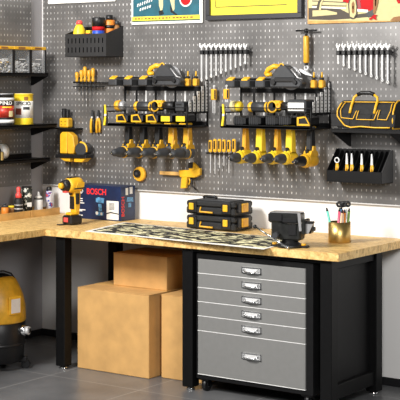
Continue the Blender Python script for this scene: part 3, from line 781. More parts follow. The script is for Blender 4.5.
# ------------------------------------------------------------------ spanners
def spanner_row(us, vtop, vbots, vbar, side):
    n = len(us); yb = YB
    pts = [at(u, vtop, Y=yb - 0.03) for u in us]
    a = at(us[0] - 3, vbar, Y=yb - 0.02); c = at(us[-1] + 3.5, vbar, Y=yb - 0.02)
    h = thing('spanner_holder', 'black clip rail holding the %s row of chrome spanners' % side, 'tool holder', ((a.x + c.x) / 2, YB, a.z), group='clip rails for spanners')
    W_ = (c.x - a.x) / 2
    MB().bb(-W_, W_, -0.018, 0.0, -0.004, 0.004, black).build('rail', h)
    for p in pts:
        MB().bb(p.x - h.location.x - 0.0125, p.x - h.location.x + 0.0125, -0.060, -0.018, -0.014, 0.014, black, 0.003).build('clip', h)
    order = sorted(range(n), key=lambda i: -vbots[i])
    words = ['longest', 'second longest', 'third longest', 'fourth longest', 'fifth longest', 'sixth longest', 'fourth shortest', 'third shortest', 'second shortest', 'shortest']
    for i, p in enumerate(pts):
        q = at(us[i], vbots[i], Y=yb - 0.03); Lh = p.z - q.z; zc = (p.z + q.z) / 2
        k = 0.75 + 0.5 * (Lh - 0.1) / 0.2
        o = thing('spanner', 'chrome combination spanner, %s in the %s row on the panel' % (words[order.index(i)], side), 'spanner', (p.x, YB - 0.052, zc), 0, 'spanners in the %s row' % side)
        w = 0.0065
        MB().bb(-w, w, -0.004, 0.004, -Lh / 2 + 0.012, Lh / 2 - 0.016, shank_steel, 0.002).build('shank', o)
        j = MB(); zt_ = Lh / 2 - 0.008; s_ = 0.016 * k
        j.M = Matrix.Translation((0, 0, zt_)) @ Matrix.Rotation(R(15), 4, 'Y')
        j.prism([(-s_, 0.012), (-s_ * 1.05, -0.002), (-s_ * 0.5, -0.014), (s_ * 0.5, -0.014), (s_ * 1.05, -0.002), (s_, 0.012), (s_ * 0.55, 0.014), (s_ * 0.45, 0.0), (-s_ * 0.45, 0.0), (-s_ * 0.55, 0.014)], -0.005, 0.005, bright_steel)
        j.build('open_jaw', o)
        MB().ring((0, 0, -Lh / 2 + 0.008), 0.0095 * k, 0.0036, bright_steel, normal=(0.5, 0.8, 0.2), n=14, seg=6).build('ring_end', o)
us = [203.5 + 4.85 * i for i in range(10)]
spanner_row(us, 44.5, [81 - 1.9 * i for i in range(10)], 52.5, 'left')
us = [340 + 5.5 * i for i in range(10)]
spanner_row(us, 44.5, [64 + 2.15 * i for i in range(10)], 53, 'right')

# ------------------------------------------------------------------ metal bin with bottles (upper left)
yf = YB - 0.19
a = at(65, 57, Y=yf); b_ = at(106, 57, Y=yf); zt_ = at(65, 34.3, Y=yf).z
bw = (b_.x - a.x) / 2; bx = (a.x + b_.x) / 2; hB = zt_ - a.z; hK = at(121, 26, Y=YB).z - a.z
bn = thing('wall_bin', 'black slotted steel bin on the panel holding bottles', 'bin', (bx, YB, a.z))
MB().bb(-bw, bw, -0.19, -0.001, 0, 0.003, black_steel).build('base', bn)
bin_paint = mat('bin_paint', (0.022, 0.022, 0.023), 0.45)
fm = MB().bb(-bw, bw, -0.19, -0.187, 0.003, hB, bin_paint)
for rw in (0.3, 0.7):
    for k in range(10):
        x = -bw + 0.03 + k * (2 * bw - 0.06) / 9
        fm.bb(x - 0.004, x + 0.004, -0.1905, -0.19, hB * rw - 0.018, hB * rw + 0.018, mat('slot_black', (0.001, 0.001, 0.001), 0.9, spec=0.0))
fm.build('front_panel', bn)
MB().bb(-bw, bw, -0.004, -0.001, 0.003, hK, black_steel).build('back_panel', bn)
for sx in (-1, 1):
    x = sx * bw; MB().prism([(-0.187, 0.003), (-0.004, 0.003), (-0.004, hK), (-0.187, hB)], min(x, x - sx * 0.003), max(x, x - sx * 0.003), bin_paint, 'YZ').build('side_panel', bn)
zi = a.z + 0.004
def binpos(u, dy): p = at(u, 40, Y=YB - dy); return (p.x, YB - dy, zi)
b = thing('squeeze_bottle', 'yellow squeeze bottle with a red cap in the wall bin', 'bottle', binpos(79.5, 0.12), 0, None, 1.12)
MB().lathe([(0, .036), (.10, .037), (.14, .04), (.165, .037), (.19, .025), (.2, .018)], bright_yellow).build('body', b)
MB().lathe([(.2, .02), (.212, .02), (.222, .016), (.226, .01)], pink_red).build('cap', b, 'red cap')
b = thing('aerosol_can', 'blue and red spray can with a wide black cap in the wall bin', 'spray can', binpos(98.5, 0.13), 0, None, 1.22)
MB().lathe([(0, .035), (.15, .036), (.152, .034)], blue).build('body', b)
MB().lathe([(.145, .0365), (.168, .0365)], red).build('label_band', b, 'red band')
MB().lathe([(.168, .0375), (.215, .0375), (.22, .034)], black).build('cap', b, 'black cap')
b = thing('small_box', 'small red and yellow packet between the bottles in the wall bin', 'packet', binpos(89, 0.13))
MB().box((0, 0, 0.09), (0.035, 0.03, 0.18), bright_yellow, 0.002).build('body', b)
MB().box((0, -0.016, 0.145), (0.036, 0.003, 0.03), red).build('label_band', b, 'red band')
b = thing('spray_bottle', 'orange and black bottle at the right end of the wall bin', 'bottle', binpos(109.5, 0.055), 0, None, 1.17)
MB().lathe([(0, .032), (.20, .034), (.215, .03)], orange).build('body', b)
MB().lathe([(.165, .0345), (.185, .0345)], black).build('label_band', b, 'black band')
MB().lathe([(.215, .02), (.228, .022), (.245, .02)], black).build('cap', b, 'black cap')
b = thing('bottle', 'slim dark bottle behind the orange one in the wall bin', 'bottle', binpos(117, 0.03))
MB().lathe([(0, .022), (.20, .022), (.22, .012)], brown_m).build('body', b)
MB().lathe([(.22, .014), (.245, .014)], dark_grey).build('cap', b)

# ------------------------------------------------------------------ screwdrivers
def screwdriver_set(us, vh0, vh1, vtips, ubar0, ubar1, vbar, which, amb=amber, flat=False, rail2=None):
    a = at(ubar0, vbar, Y=YB - 0.04); c = at(ubar1, vbar, Y=YB - 0.04)
    h = thing('tool_rail', 'thin black steel rail holding the ' + which, 'tool rail', ((a.x + c.x) / 2, YB, a.z), group='thin rails on the perforated panel')
    W_ = (c.x - a.x) / 2
    MB().bb(-W_, W_, -0.062, -0.05, -0.003, 0.003, black_steel).bb(-W_, W_, -0.03, -0.018, -0.003, 0.003, black_steel).build('rail', h)
    if rail2 is not None:
        z2_ = at(ubar0, rail2, Y=YB - 0.04).z - a.z
        MB().bb(-W_, W_ * 0.55, -0.062, -0.05, z2_ - 0.003, z2_ + 0.003, black_steel).bb(-W_, W_ * 0.55, -0.03, -0.018, z2_ - 0.003, z2_ + 0.003, black_steel).build('rail', h)
    for sx in (-W_ + 0.006, W_ - 0.006): MB().bb(sx - 0.003, sx + 0.003, -0.062, 0, -0.006, 0.006, black_steel).build('arm', h)
    W5 = ['leftmost', 'second from left', 'middle', 'second from right', 'rightmost']
    W6 = ['leftmost', 'second from left', 'third from left', 'third from right', 'second from right', 'rightmost']
    ww = W5 if len(us) == 5 else W6
    for i, u in enumerate(us):
        p = at(u, vbar, Y=YB - 0.04); zt_ = at(u, vh0[i], Y=YB - 0.04).z - p.z; tip = at(u, vtips[i], Y=YB - 0.04).z - p.z
        o = thing('screwdriver', '%s of the %s' % (ww[i], which), 'screwdriver', p, 0, which)
        z0 = 0.004
        if flat:
            MB().box((0, 0, (z0 + zt_) / 2), (0.026, 0.018, zt_ - z0), amb, 0.006).build('handle', o, 'yellow handle')
            MB().box((0.002, -0.011, (z0 + zt_) / 2 + 0.006), (0.009, 0.004, (zt_ - z0) * 0.6), black).build('grip_inlay', o, 'black grip inlay')
        else:
            hL = zt_ - z0
            MB().lathe([(0, .009), (hL * .15, .013), (hL * .3, .0085), (hL * .5, .014), (hL * .9, .0145), (hL, .008)], amb, (0, 0, z0), seg=12).build('handle', o, 'yellow handle')
        MB().cyl((0, 0, tip), (0, 0, z0 + 0.002), 0.0032, satin if flat else dark_grey, seg=8).build('blade', o)
screwdriver_set([77, 81.5, 85, 89, 93], [72, 70, 66.5, 70, 68], 0, [92, 96, 104, 94, 92], 75, 111, 82.3, 'amber screwdrivers under the black bin', rail2=86.6)
screwdriver_set([210.5, 215, 219.5, 224, 229, 234], [140, 139, 139, 139.5, 140, 139], 0, [173, 174, 168, 166, 173, 160], 208, 238, 153, 'flat yellow screwdrivers left of the right rack drills', yellow, True)
# rail between with hanging hooks
# two hanging yellow drivers with long shafts
for k, (u, lab) in enumerate(((214, 'yellow tagged punch with thin steel shaft, left of the pair near the right rack'), (226.5, 'yellow tagged punch with thin steel shaft, right of the pair near the right rack'))):
    yy = YB - 0.03; p = at(u, 89, Y=yy); z1_ = at(u, 100, Y=yy).z - p.z; z2_ = at(u, 113, Y=yy).z - p.z
    if k == 1: yy = YB - 0.255; p = at(u, 89, Y=yy); z1_ = at(u, 99, Y=yy).z - p.z; z2_ = z1_ - 0.02
    o = thing('hanging_punch', lab, 'hand tool', p, 0, 'yellow punches by the right rack')
    MB().box((0, 0, z1_ / 2), (0.04, 0.02, -z1_), amber, 0.004).build('tag', o)
    MB().box((0.014, -0.0105, z1_ / 2), (0.008, 0.004, -z1_ * 0.8), black).build('grip_inlay', o, 'black edge strip')
    MB().cyl((0, 0, 0), (0, 0, 0.014), 0.004, satin, seg=8).ring((0, 0, 0.019), 0.006, 0.002, satin).build('hook', o)
    MB().cyl((-0.008, 0, z1_), (-0.008, 0, z2_), 0.003, satin, seg=8).cyl((0.008, 0, z1_), (0.008, 0, z2_), 0.003, satin, seg=8).build('shaft', o)

# pliers
for u, lab, m2 in ((92.5, 'black and yellow pliers hanging left of their twin below the screwdrivers', black), (98.2, 'yellow handled pliers hanging beside the left rack', amber)):
    yy = YB - 0.02; p = at(u, 133, Y=yy); s_ = at(u, 110, Y=yy).z - p.z
    o = thing('pliers', lab, 'pliers', p, 0, 'pliers below the screwdrivers')
    MB().tube([(-0.012, 0, 0), (-0.015, 0, s_ * .25), (-0.012, 0, s_ * .5), (-0.003, 0, s_ * .66)], 0.009, amber if m2 is amber else yellow, 8).build('handle', o)
    MB().tube([(0.012, 0.0, 0.005), (0.015, 0, s_ * .25), (0.012, 0, s_ * .5), (0.003, 0, s_ * .66)], 0.0085, m2, 8).build('handle', o)
    MB().prism([(-0.012, s_ * .62), (0.012, s_ * .62), (0.01, s_ * .72), (0.004, s_), (-0.004, s_), (-0.01, s_ * .72)], -0.006, 0.006, dark_grey).cyl((0, -0.009, s_ * .68), (0, 0.009, s_ * .68), 0.007, satin).build('jaw', o)

# small socket holder + big jigsaw in holster, left of left rack
yy = YB - 0.05; p = at(66, 127.5, Y=yy)
o = thing('stud_finder', 'yellow gadget with two black prongs on the panel, above the jigsaw', 'hand tool', p)
zz = at(66, 118, Y=yy).z - p.z; z3_ = at(66, 108.5, Y=yy).z - p.z
MB().box((0, 0, zz / 2), (0.082, 0.06, zz), yellow, 0.008).build('body', o)
MB().box((-0.016, 0, (zz + z3_) / 2), (0.024, 0.035, z3_ - zz), black, 0.005).build('prong', o)
MB().box((0.016, 0, (zz + z3_) / 2 - 0.003), (0.024, 0.035, z3_ - zz - 0.006), black, 0.005).build('prong', o)
d_ = MB()
for x in (-0.018, 0.018):
    for z in (zz * .3, zz * .65): d_.cyl((x, -0.029, z), (x, -0.032, z), 0.004, black, seg=8)
d_.build('rivet', o)
ledge = MB().bb(-0.12, 0.12, -0.09, 0, -0.012, -0.002, black_steel, 0.002)
lo = ledge.build('holder_shelf'); lo.location = (p.x, YB - 0.001, p.z)
tag(lo, 'small black ledge under the two pronged yellow gadget', 'ledge')

yy = YB - 0.07; p = at(75, 161.5, Y=yy); s_ = at(75, 131.5, Y=yy).z - p.z
px = lambda u: at(u, 150, Y=yy).x - p.x
o = thing('jigsaw', 'large yellow and black jigsaw held on the panel above the bench drill', 'jigsaw', p)
MB().prism([(px(62.5), s_ * .26), (px(69.5), s_ * .26), (px(69.5), s_ * .98), (px(64.5), s_ * .98), (px(62.5), s_ * .9)], -0.03, 0.03, yellow, 'XZ', 0.005).build('body', o)
MB().prism([(px(70.5), s_ * .26), (px(76.5), s_ * .26), (px(77.5), s_ * .5), (px(76), s_ * .86), (px(71.5), s_ * .98), (px(70), s_ * .98)], -0.035, 0.02, amber, 'XZ', 0.005).build('body', o)
MB().prism([(px(61.5), s_ * .2), (px(63), s_ * .2), (px(63), s_), (px(61.5), s_)], -0.035, 0.03, black, 'XZ').build('spine', o)
MB().cyl((px(84.5), -0.045, s_ * .42), (px(84.5), 0.03, s_ * .42), 0.046, dark_grey, seg=28).build('drum', o, 'dark round drum')
MB().ring((px(84), -0.03, s_ * .42), 0.048, 0.009, yellow, a0=R(80), a1=R(200)).build('guard', o, 'yellow curved guard')
MB().prism([(px(61), s_ * .12), (px(91), s_ * .14), (px(91), s_ * .26), (px(61), s_ * .24)], -0.06, 0.03, black, 'XZ', 0.003).build('sole_plate', o)
MB().prism([(px(63), s_ * .12), (px(74), s_ * .12), (px(74), 0), (px(68), s_ * .02)], -0.045, 0.02, yellow, 'XZ', 0.003).prism([(px(78), s_ * .12), (px(90), s_ * .14), (px(86), 0), (px(78), 0)], -0.045, 0.02, yellow, 'XZ', 0.003).build('base_shoe', o)
MB().cyl((px(70), 0, 0.012), (px(70), 0, -0.08), 0.005, black, seg=8).build('blade', o)

# tape measure
p = at(139.5, 174, Y=YB - 0.02)
o = thing('measuring_reel', 'round yellow reel with black centre on the panel below the left rack', 'reel', p)
MB().lathe([(0, .046), (.01, .051), (.022, .051), (.032, .046)], amber, (0, 0.02, 0), (0, -1, 0), 28).build('case', o)
MB().cyl((-0.006, -0.013, 0.004), (-0.006, -0.026, 0.004), 0.027, black, seg=24).cyl((-0.006, -0.026, 0.004), (-0.006, -0.03, 0.004), 0.011, dark_grey).build('hub', o, 'black hub')

# bar clamp
yy = YB - 0.03; p = at(160, 172.5, Y=yy); u_ = lambda u, v: (at(u, v, Y=yy).x - p.x, 0, at(u, v, Y=yy).z - p.z)
o = thing('bar_clamp', 'amber bar clamp mounted sideways on the panel below the left rack', 'clamp', p)
a, b_ = u_(160, 172), u_(188, 173.5)
MB().bb(0, b_[0], -0.006, 0.006, -0.014, 0.010, tray_wood, 0.002).build('bar', o, 'pale wooden coloured bar')
q = [u_(u, v) for u, v in ((180, 170), (194, 170), (201, 168), (201, 175), (196, 177.5), (181, 177))]
MB().prism([(a_[0], a_[2]) for a_ in q], -0.018, 0.014, yellow, 'XZ', 0.004).build('jaw_head', o)
q = [u_(u, v) for u, v in ((190, 170), (189.5, 164), (193, 162), (196.5, 165), (199.5, 169), (200, 172))]
MB().prism([(a_[0], a_[2]) for a_ in q], -0.014, 0.012, yellow, 'XZ', 0.003).build('fixed_jaw', o)
q = [u_(u, v) for u, v in ((189.5, 168), (190, 162.5), (194.5, 162), (194, 168))]
MB().prism([(a_[0], a_[2]) for a_ in q], -0.022, -0.014, black, 'XZ', 0.002).build('jaw_pad', o, 'black jaw pad')
q = [u_(u, v) for u, v in ((182.5, 177), (188.5, 177), (187, 188), (181.5, 188.5))]
MB().prism([(a_[0], a_[2]) for a_ in q], -0.016, 0.01, yellow, 'XZ', 0.004).build('grip', o)
MB().tube([u_(190, 176), u_(192, 182), u_(192, 186), u_(196, 189.5)], 0.006, black, 8).build('trigger', o, 'black trigger')
MB().tube([u_(189, 177), u_(190, 181), u_(189, 185)], 0.005, yellow, 8).build('lever', o)

# T-handle pump
yy = YB - 0.04; p = at(306.3, 30.5, Y=yy); zA = at(306.3, 36, Y=yy).z - p.z; zB_ = at(306.3, 63, Y=yy).z - p.z
o = thing('hand_pump', 'tall yellow cylinder tool with black T handle above the right rack', 'hand pump', p)
MB().cyl((-0.075, 0, 0), (0.075, 0, 0), 0.0055, black).ball((0, 0, 0), (0.015, 0.015, 0.014), black).build('handle_bar', o, 'black T handle')
MB().cyl((0, 0, zA), (0, 0, -0.008), 0.009, black).build('neck', o)
MB().lathe([(0, .016), (.006, .0185), (zA - zB_ - .006, .0185), (zA - zB_, .016)], amber, (0, 0, zB_)).build('barrel', o)
MB().cyl((0, 0, zB_), (0, 0, zB_ - 0.016), 0.011, black).ring((0, 0, zB_ - 0.03), 0.013, 0.005, satin).build('hook', o, 'steel hook')
MB().prism([(-0.05, zB_ - 0.035), (-0.01, zB_ - 0.045), (0.045, zB_ - 0.075), (0.05, zB_ - 0.085), (0.0, zB_ - 0.075), (-0.04, zB_ - 0.055)], -0.012, 0.004, satin, 'XZ', 0.002).build('jaw', o, 'steel jaw')

# ------------------------------------------------------------------ shelf and bag (right)
ysf = YB - 0.24
p = at(331.5, 129, Y=ysf); x1 = at(404, 129, Y=ysf).x
sh = thing('wall_shelf', 'black steel shelf on the panel carrying the tool bag', 'shelf', (p.x, YB, p.z))
W_ = x1 - p.x
MB().bb(0, W_, -0.24, -0.001, -0.004, 0, black_steel).bb(0, W_, -0.24, -0.236, -0.02, 0.006, black_steel, 0.001).build('shelf_plate', sh)
for x in (0.0, W_ - 0.1):
    MB().prism([(-0.236, -0.004), (-0.001, -0.004), (-0.001, -0.115), (-0.02, -0.115), (-0.236, -0.02)], x, x + 0.003, black_steel, 'YZ').build('bracket', sh)

zS = p.z + 0.007
q0 = at(337, 105, Y=ysf + 0.02); q1 = at(393, 105, Y=ysf + 0.02)
bag = thing('tool_bag', 'black fabric tool bag with yellow piping lying on the right shelf', 'tool bag', ((q0.x + q1.x) / 2, YB - 0.125, zS))
w = (q1.x - q0.x) / 2; Hb = 0.165; dB = 0.098
prof = [(-dB, 0), (-dB - 0.004, 0.05), (-dB + 0.004, 0.10), (-dB + 0.03, 0.145), (-dB + 0.065, Hb), (dB - 0.065, Hb), (dB - 0.03, 0.145), (dB, 0.10), (dB, 0.05), (dB, 0)]
bagm = mat('bag_fabric', (0.014, 0.014, 0.0145), 0.8, var=0.3, bump=0.4)
MB().prism(prof, -w, w, bagm, 'YZ', 0.006).build('bag_body', bag)
def onf(x, z):  # point on the bag's front
    if z < 0.05: y = -dB - 0.004 * z / 0.05
    elif z < 0.1: y = -dB - 0.004 + 0.008 * (z - 0.05) / 0.05
    elif z < 0.145: y = -dB + 0.004 + 0.026 * (z - 0.1) / 0.045
    else: y = -dB + 0.03 + 0.035 * (z - 0.145) / 0.02
    return (x, y - 0.010, z)
pip = MB()
def line(pts, r=0.004, m=yellow):
    out = []
    for (x0, z0), (x1_, z1_) in zip(pts, pts[1:]):
        for i in range(5): out.append(onf(x0 + (x1_ - x0) * i / 5, z0 + (z1_ - z0) * i / 5))
    out.append(onf(*pts[-1])); pip.tube(out, r, m, 6)
def bp(u, v): return (-w + 2 * w * (u - 337) / 56.0, Hb * (129 - v) / 25.0)
line([bp(341, 105.2), bp(392, 105.2)], 0.003)
line([bp(343.5, 105.5), bp(341, 112), bp(342.5, 119.5), bp(354.5, 120.5), bp(357.5, 113)], 0.0028)
line([bp(359.5, 113), bp(357.8, 120.8), bp(375.5, 121), bp(378.8, 112)], 0.0028)
line([bp(380.5, 112), bp(378.8, 120.5), bp(388, 120.8), bp(391, 113), bp(390.5, 106)], 0.0028)
line([bp(340, 106), bp(338, 112), bp(338.5, 118), bp(346, 126.5), bp(352, 128.2), bp(362, 127.2), bp(376, 128), bp(391, 127.8)], 0.0045)
pip.build('piping', bag, 'yellow piping and strap')
pts = []
for x, y, z in [(-w - 0.0, a, b) for a, b in prof] : pass
e = MB().tube([(w + 0.001, a, b) for a, b in prof], 0.005, yellow, 6, True); e.build('end_piping', bag, 'yellow piping round the end')
for sx in (-1, 1):
    pass
for x in (-0.095, 0.07):
    sg = 1 if x < 0 else -1
    MB().tube([onf(x, 0.09), onf(x, 0.13), (x, -dB + 0.035, 0.165), (x + sg * 0.004, -dB + 0.04, 0.185), (x + sg * 0.03, -dB + 0.042, 0.203)], 0.008, yellow, 8).build('handle_strap', bag, 'yellow handle strap')
MB().tube([(-0.068, -dB + 0.042, 0.202), (-0.04, -dB + 0.042, 0.212), (0.015, -dB + 0.042, 0.212), (0.043, -dB + 0.042, 0.202)], 0.012, black, 10).build('handle_grip', bag, 'black handle grip')
for x in (-0.16, -0.02, 0.14):
    MB().prism([(x - 0.06, 0.01), (x + 0.06, 0.01), (x + 0.07, 0.085), (x - 0.07, 0.085)], -dB - 0.006, -dB - 0.001, bagm, 'XZ', 0.003).build('pocket', bag)

# ------------------------------------------------------------------ slanted bin with small tools (right)
yf = YB - 0.15
a = at(326.5, 181.5, Y=yf); b_ = at(381.5, 183.5, Y=yf); z1_ = at(326.5, 170, Y=yf).z - a.z; z2_ = at(391, 150, Y=YB).z - a.z
sb = thing('tool_organizer', 'black slanted tool organizer on the panel under the bag shelf', 'tool organizer', ((a.x + b_.x) / 2, YB, a.z))
w = (b_.x - a.x) / 2
MB().bb(-w, w, -0.15, -0.001, 0, 0.003, black_steel).build('base', sb)
MB().bb(-w, w, -0.15, -0.146, 0.003, z1_, black_steel, 0.001).build('front_lip', sb)
MB().bb(-w, w, -0.004, -0.001, 0.003, z2_, black_steel).build('back_panel', sb)
for x in (-w, w - 0.003):
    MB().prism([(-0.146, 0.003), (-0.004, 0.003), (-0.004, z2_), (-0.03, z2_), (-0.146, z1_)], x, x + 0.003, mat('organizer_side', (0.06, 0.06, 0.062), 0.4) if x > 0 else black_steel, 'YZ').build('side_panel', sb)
nd = 11
for k in range(1, nd):
    x = -w + 2 * w * k / nd
    MB().prism([(-0.13, 0.02), (-0.006, 0.02), (-0.006, z2_ - 0.01), (-0.03, z2_ - 0.01), (-0.13, z1_)], x - 0.002, x + 0.002, black_steel, 'YZ').build('divider', sb)
wd = ['leftmost', 'second from left', 'third from left', 'fourth from left', 'rightmost']
for k, u in enumerate((338.5, 346.5, 353, 362.5, 373.5)):
    # centre of the slot closest to the wanted place
    yy = YB - 0.085; xx = at(u, 165, Y=yy).x - sb.location.x
    cell = round((xx + w) / (2 * w / nd) - 0.5); xx = -w + 2 * w * (cell + 0.5) / nd
    o = thing('snips', '%s of five silver headed snips in the slanted organizer' % wd[k], 'hand tool', (sb.location.x + xx, yy, a.z + 0.026), 0, 'small tools in the slanted organizer')
    MB().tube([(-0.008, -0.02, 0.0), (-0.008, -0.022, 0.05), (-0.003, -0.024, 0.085)], 0.006, amber, 8).tube([(0.008, -0.02, 0.0), (0.008, -0.022, 0.05), (0.003, -0.024, 0.085)], 0.006, yellow, 8).build('grip', o)
    if k in (0,): MB().ring((0, -0.026, 0.105), 0.015, 0.004, bright_steel).build('head', o)
    else: MB().prism([(-0.008, 0.082), (0.008, 0.082), (0.007, 0.115), (0.003, 0.15), (-0.004, 0.15), (-0.006, 0.115)], -0.03, -0.022, bright_steel, 'XZ', 0.001).build('head', o)

# ------------------------------------------------------------------ posters
def quad(mb, u0, v0, u1, v1, y, m):
    a = at(u0, v0, Y=y); b = at(u1, v1, Y=y)
    mb.bb(a.x, b.x, y, y + 0.0012, min(a.z, b.z), max(a.z, b.z), m)
def polyy(mb, pts, y, m, O):
    mb.prism([(at(u, v, Y=y).x - O.x, at(u, v, Y=y).z - O.z) for u, v in pts], y - O.y, y - O.y + 0.0012, m, 'XZ')
ys = YB - 0.012
# teal poster
O = at(131.5, 24.8, Y=ys); e = at(202.5, 22.5, Y=ys); ztp = at(150, -60, Y=ys).z
tp = thing('poster', 'teal enamel poster with a white edge showing stepping legs', 'poster', O, group='vintage posters above the tools')
Wp = e.x - O.x; Hp = ztp - O.z
MB().bb(0, Wp, 0, 0.008, 0, Hp, paper, 0.001).build('backing', tp, 'white enamel backing')
def L2(mb, x0, x1, z0, z1, k, m): mb.bb(x0, x1, -0.0012 * k, -0.0012 * (k - 1), z0, z1, m)
pm = MB(); L2(pm, 0.015, Wp - 0.025, 0.022, Hp - 0.01, 1, teal); pm.build('picture_field', tp, 'teal field')
pm = MB(); L2(pm, 0.006, Wp - 0.02, 0.026, 0.054, 2, poster_yellow); L2(pm, 0.006, Wp - 0.02, 0.018, 0.026, 2, mat('poster_green', (0.03, 0.09, 0.04), 0.5)); pm.build('caption_band', tp, 'yellow caption band')
pm = MB()
for k in range(17):
    x = 0.03 + k * (Wp - 0.1) / 17; L2(pm, x, x + random.uniform(0.01, 0.024), 0.034, 0.045, 3, brown_m)
pm.build('caption_marks', tp, 'tiny dark caption writing')
pm = MB(); y2 = ys - 0.0024
polyy(pm, [(159, 5), (158, -20), (164, -20), (163, -2), (163, 6), (162, 11), (160.5, 11)], y2, cream, O)
polyy(pm, [(170, 0), (170, -20), (176, -20), (174.5, 0), (174.5, 9), (173, 11)], y2, cream, O)
polyy(pm, [(158.5, 11), (162.5, 10), (164, 14), (159.5, 15.5)], y2, black, O)
polyy(pm, [(170, 5), (173, 11), (177.5, 14.5), (176, 15.5), (170.5, 12)], y2, black, O)
pm.build('figure', tp, 'cream legs with dark shoes')
cc = at(186, -1, Y=ys)
pm = MB().cyl((cc.x - O.x, -0.001, cc.z - O.z), (cc.x - O.x, -0.0036, cc.z - O.z), 0.052, paper, seg=28).cyl((cc.x - O.x, -0.0036, cc.z - O.z), (cc.x - O.x, -0.005, cc.z - O.z), 0.042, red, seg=28)
pm.build('roundel', tp, 'red and white roundel')
pm = MB()
for i, (u, v) in enumerate([(137 + 2.3 * k, 7.0 - 0.9 * k) for k in range(7)]):
    polyy(pm, [(u, v), (u + 0.7, v - 3.2), (u + 1.7, v - 3.4), (u + 1.0, v - 0.2)], y2, paper, O)
for i, (u, v) in enumerate([(139.5 + 2.4 * k, 11.0 - 0.8 * k) for k in range(5)]):
    polyy(pm, [(u, v), (u + 0.6, v - 2.6), (u + 1.9, v - 2.9), (u + 1.3, v - 0.2)], y2, paper, O)
pm.build('script_marks', tp, 'slanted white script')
# yellow framed poster
O = at(207, 20.5, Y=ys); e = at(303, 17.5, Y=ys)
zq = (O.z + e.z) / 2; O.z = zq; Wp = e.x - O.x; Hp = at(250, -60, Y=ys).z - zq
yp = thing('framed_print', 'bright yellow framed poster with a thin black inner line', 'poster', O, group='vintage posters above the tools')
frm = mat('frame_charcoal', (0.025, 0.025, 0.03), 0.4)
fw = 0.032
f = MB().bb(0, Wp, -0.02, 0.008, 0, fw, frm, 0.002).bb(0, fw, -0.02, 0.008, fw, Hp, frm, 0.002).bb(Wp - fw, Wp, -0.02, 0.008, fw, Hp, frm, 0.002).bb(0, Wp, -0.02, 0.008, Hp, Hp + fw, frm, 0.002)
f.build('frame', yp, 'charcoal frame')
MB().bb(fw, Wp - fw, -0.002, 0.006, fw, Hp, poster_yellow).build('print', yp, 'yellow sheet')
f = MB(); L2(f, 0.075, Wp - 0.12, 0.083, 0.088, 3, black); L2(f, 0.07, 0.075, 0.083, Hp - 0.1, 3, black); f.build('line_border', yp, 'thin black line')
# car poster
O = at(307.5, 24, Y=ys); e = at(408, 24, Y=ys); Wp = e.x - O.x; Hp = at(350, -60, Y=ys).z - O.z
cp = thing('poster', 'cream poster with a red and cream vintage car at the upper right', 'poster', O, group='vintage posters above the tools')
MB().bb(0, Wp, 0, 0.008, 0, Hp, mat('poster_tan', (0.62, 0.33, 0.09), 0.6, var=0.25, scale=25), 0.001).build('backing', cp, 'tan edged backing')
pale = mat('poster_pale', (0.66, 0.58, 0.30), 0.8, var=0.05, spec=0.1)
def CP(layers, name, lab):
    mb = MB()
    for k, m, pts in layers: polyy(mb, pts, ys - 0.0012 * k, m, O)
    mb.build(name, cp, lab)
CP([(1, pale, [(308.5, 20.5), (408, 21), (408, -58), (309, -58)])], 'picture_field', 'pale cream field')
rust = mat('poster_tire', (0.06, 0.045, 0.03), 0.6)
CP([(2, rust, [(308.5, 8), (313, 8), (340, 9), (352, 15), (374, 12), (374, 16.5), (352, 18.5), (330, 20), (308.5, 19.5)])], 'car_shadow', 'dark shadow below the car')
CP([(3, pale, [(312.5, 10.5), (326, 10), (337, 12.5), (337, 14.5), (312.5, 16.5)]),
    (3, cream, [(310, -30), (346, -30), (346, 6.5), (330, 4.5), (310, 5.5)]), (4, paper, [(312, 6), (346, 7.5), (346, 9), (312, 7.8)]),
    (5, rust, [(312, 0.5), (346, 2), (346, 2.8), (312, 1.3)]), (5, rust, [(312, -4), (346, -2.5), (346, -1.7), (312, -3.2)]), (5, rust, [(312, 4.8), (346, 5.6), (346, 6.3), (312, 5.6)]),
    (6, rust, [(316, 9.5), (318, 2), (322, -4), (324, -4), (320, 3), (319, 9.5)]), (6, cream, [(318.6, 10), (319.5, 3), (323.8, -4), (325, -4), (321.5, 4), (321, 10)])], 'car_front', 'cream bumper and grille')
CP([(4, red, [(342, -20), (350, -24), (372, -18), (376, -2), (376, 6), (372, 11), (358, 10), (350, 3.5), (343, 2)]), (5, mat('poster_bright_red', (0.62, 0.012, 0.015), 0.6, spec=0.15), [(360, -10), (370, -9), (371, 6), (363, 5)]), (5, mat('poster_deep_red', (0.25, 0.005, 0.01), 0.4), [(356, -12), (358.5, -12), (361, 8), (358, 8)])], 'car_fender', 'red fender')
CP([(6, rust, [(349, 17), (348, 4), (350.5, -4), (356, -2), (357.5, 6), (357, 15), (354, 19), (351, 19)]), (7, pale, [(350, 16.5), (349.3, 4), (351.3, -3), (355, -1), (356.3, 7), (355.8, 14), (353.5, 18)]), (8, brown_m, [(351.8, 12), (351.6, 4), (353, 1), (354.5, 4), (354.3, 12), (353, 14)]), (8, pale, [(352.4, 9), (352.4, 6), (353.6, 6), (353.6, 9)]), (6, paper, [(357, 8.8), (368, 9.8), (368, 12.6), (357, 11.6)]), (6, black, [(366, 13), (373.5, 9), (374, 15), (368, 17.5)])], 'car_wheel', 'cream tyre')
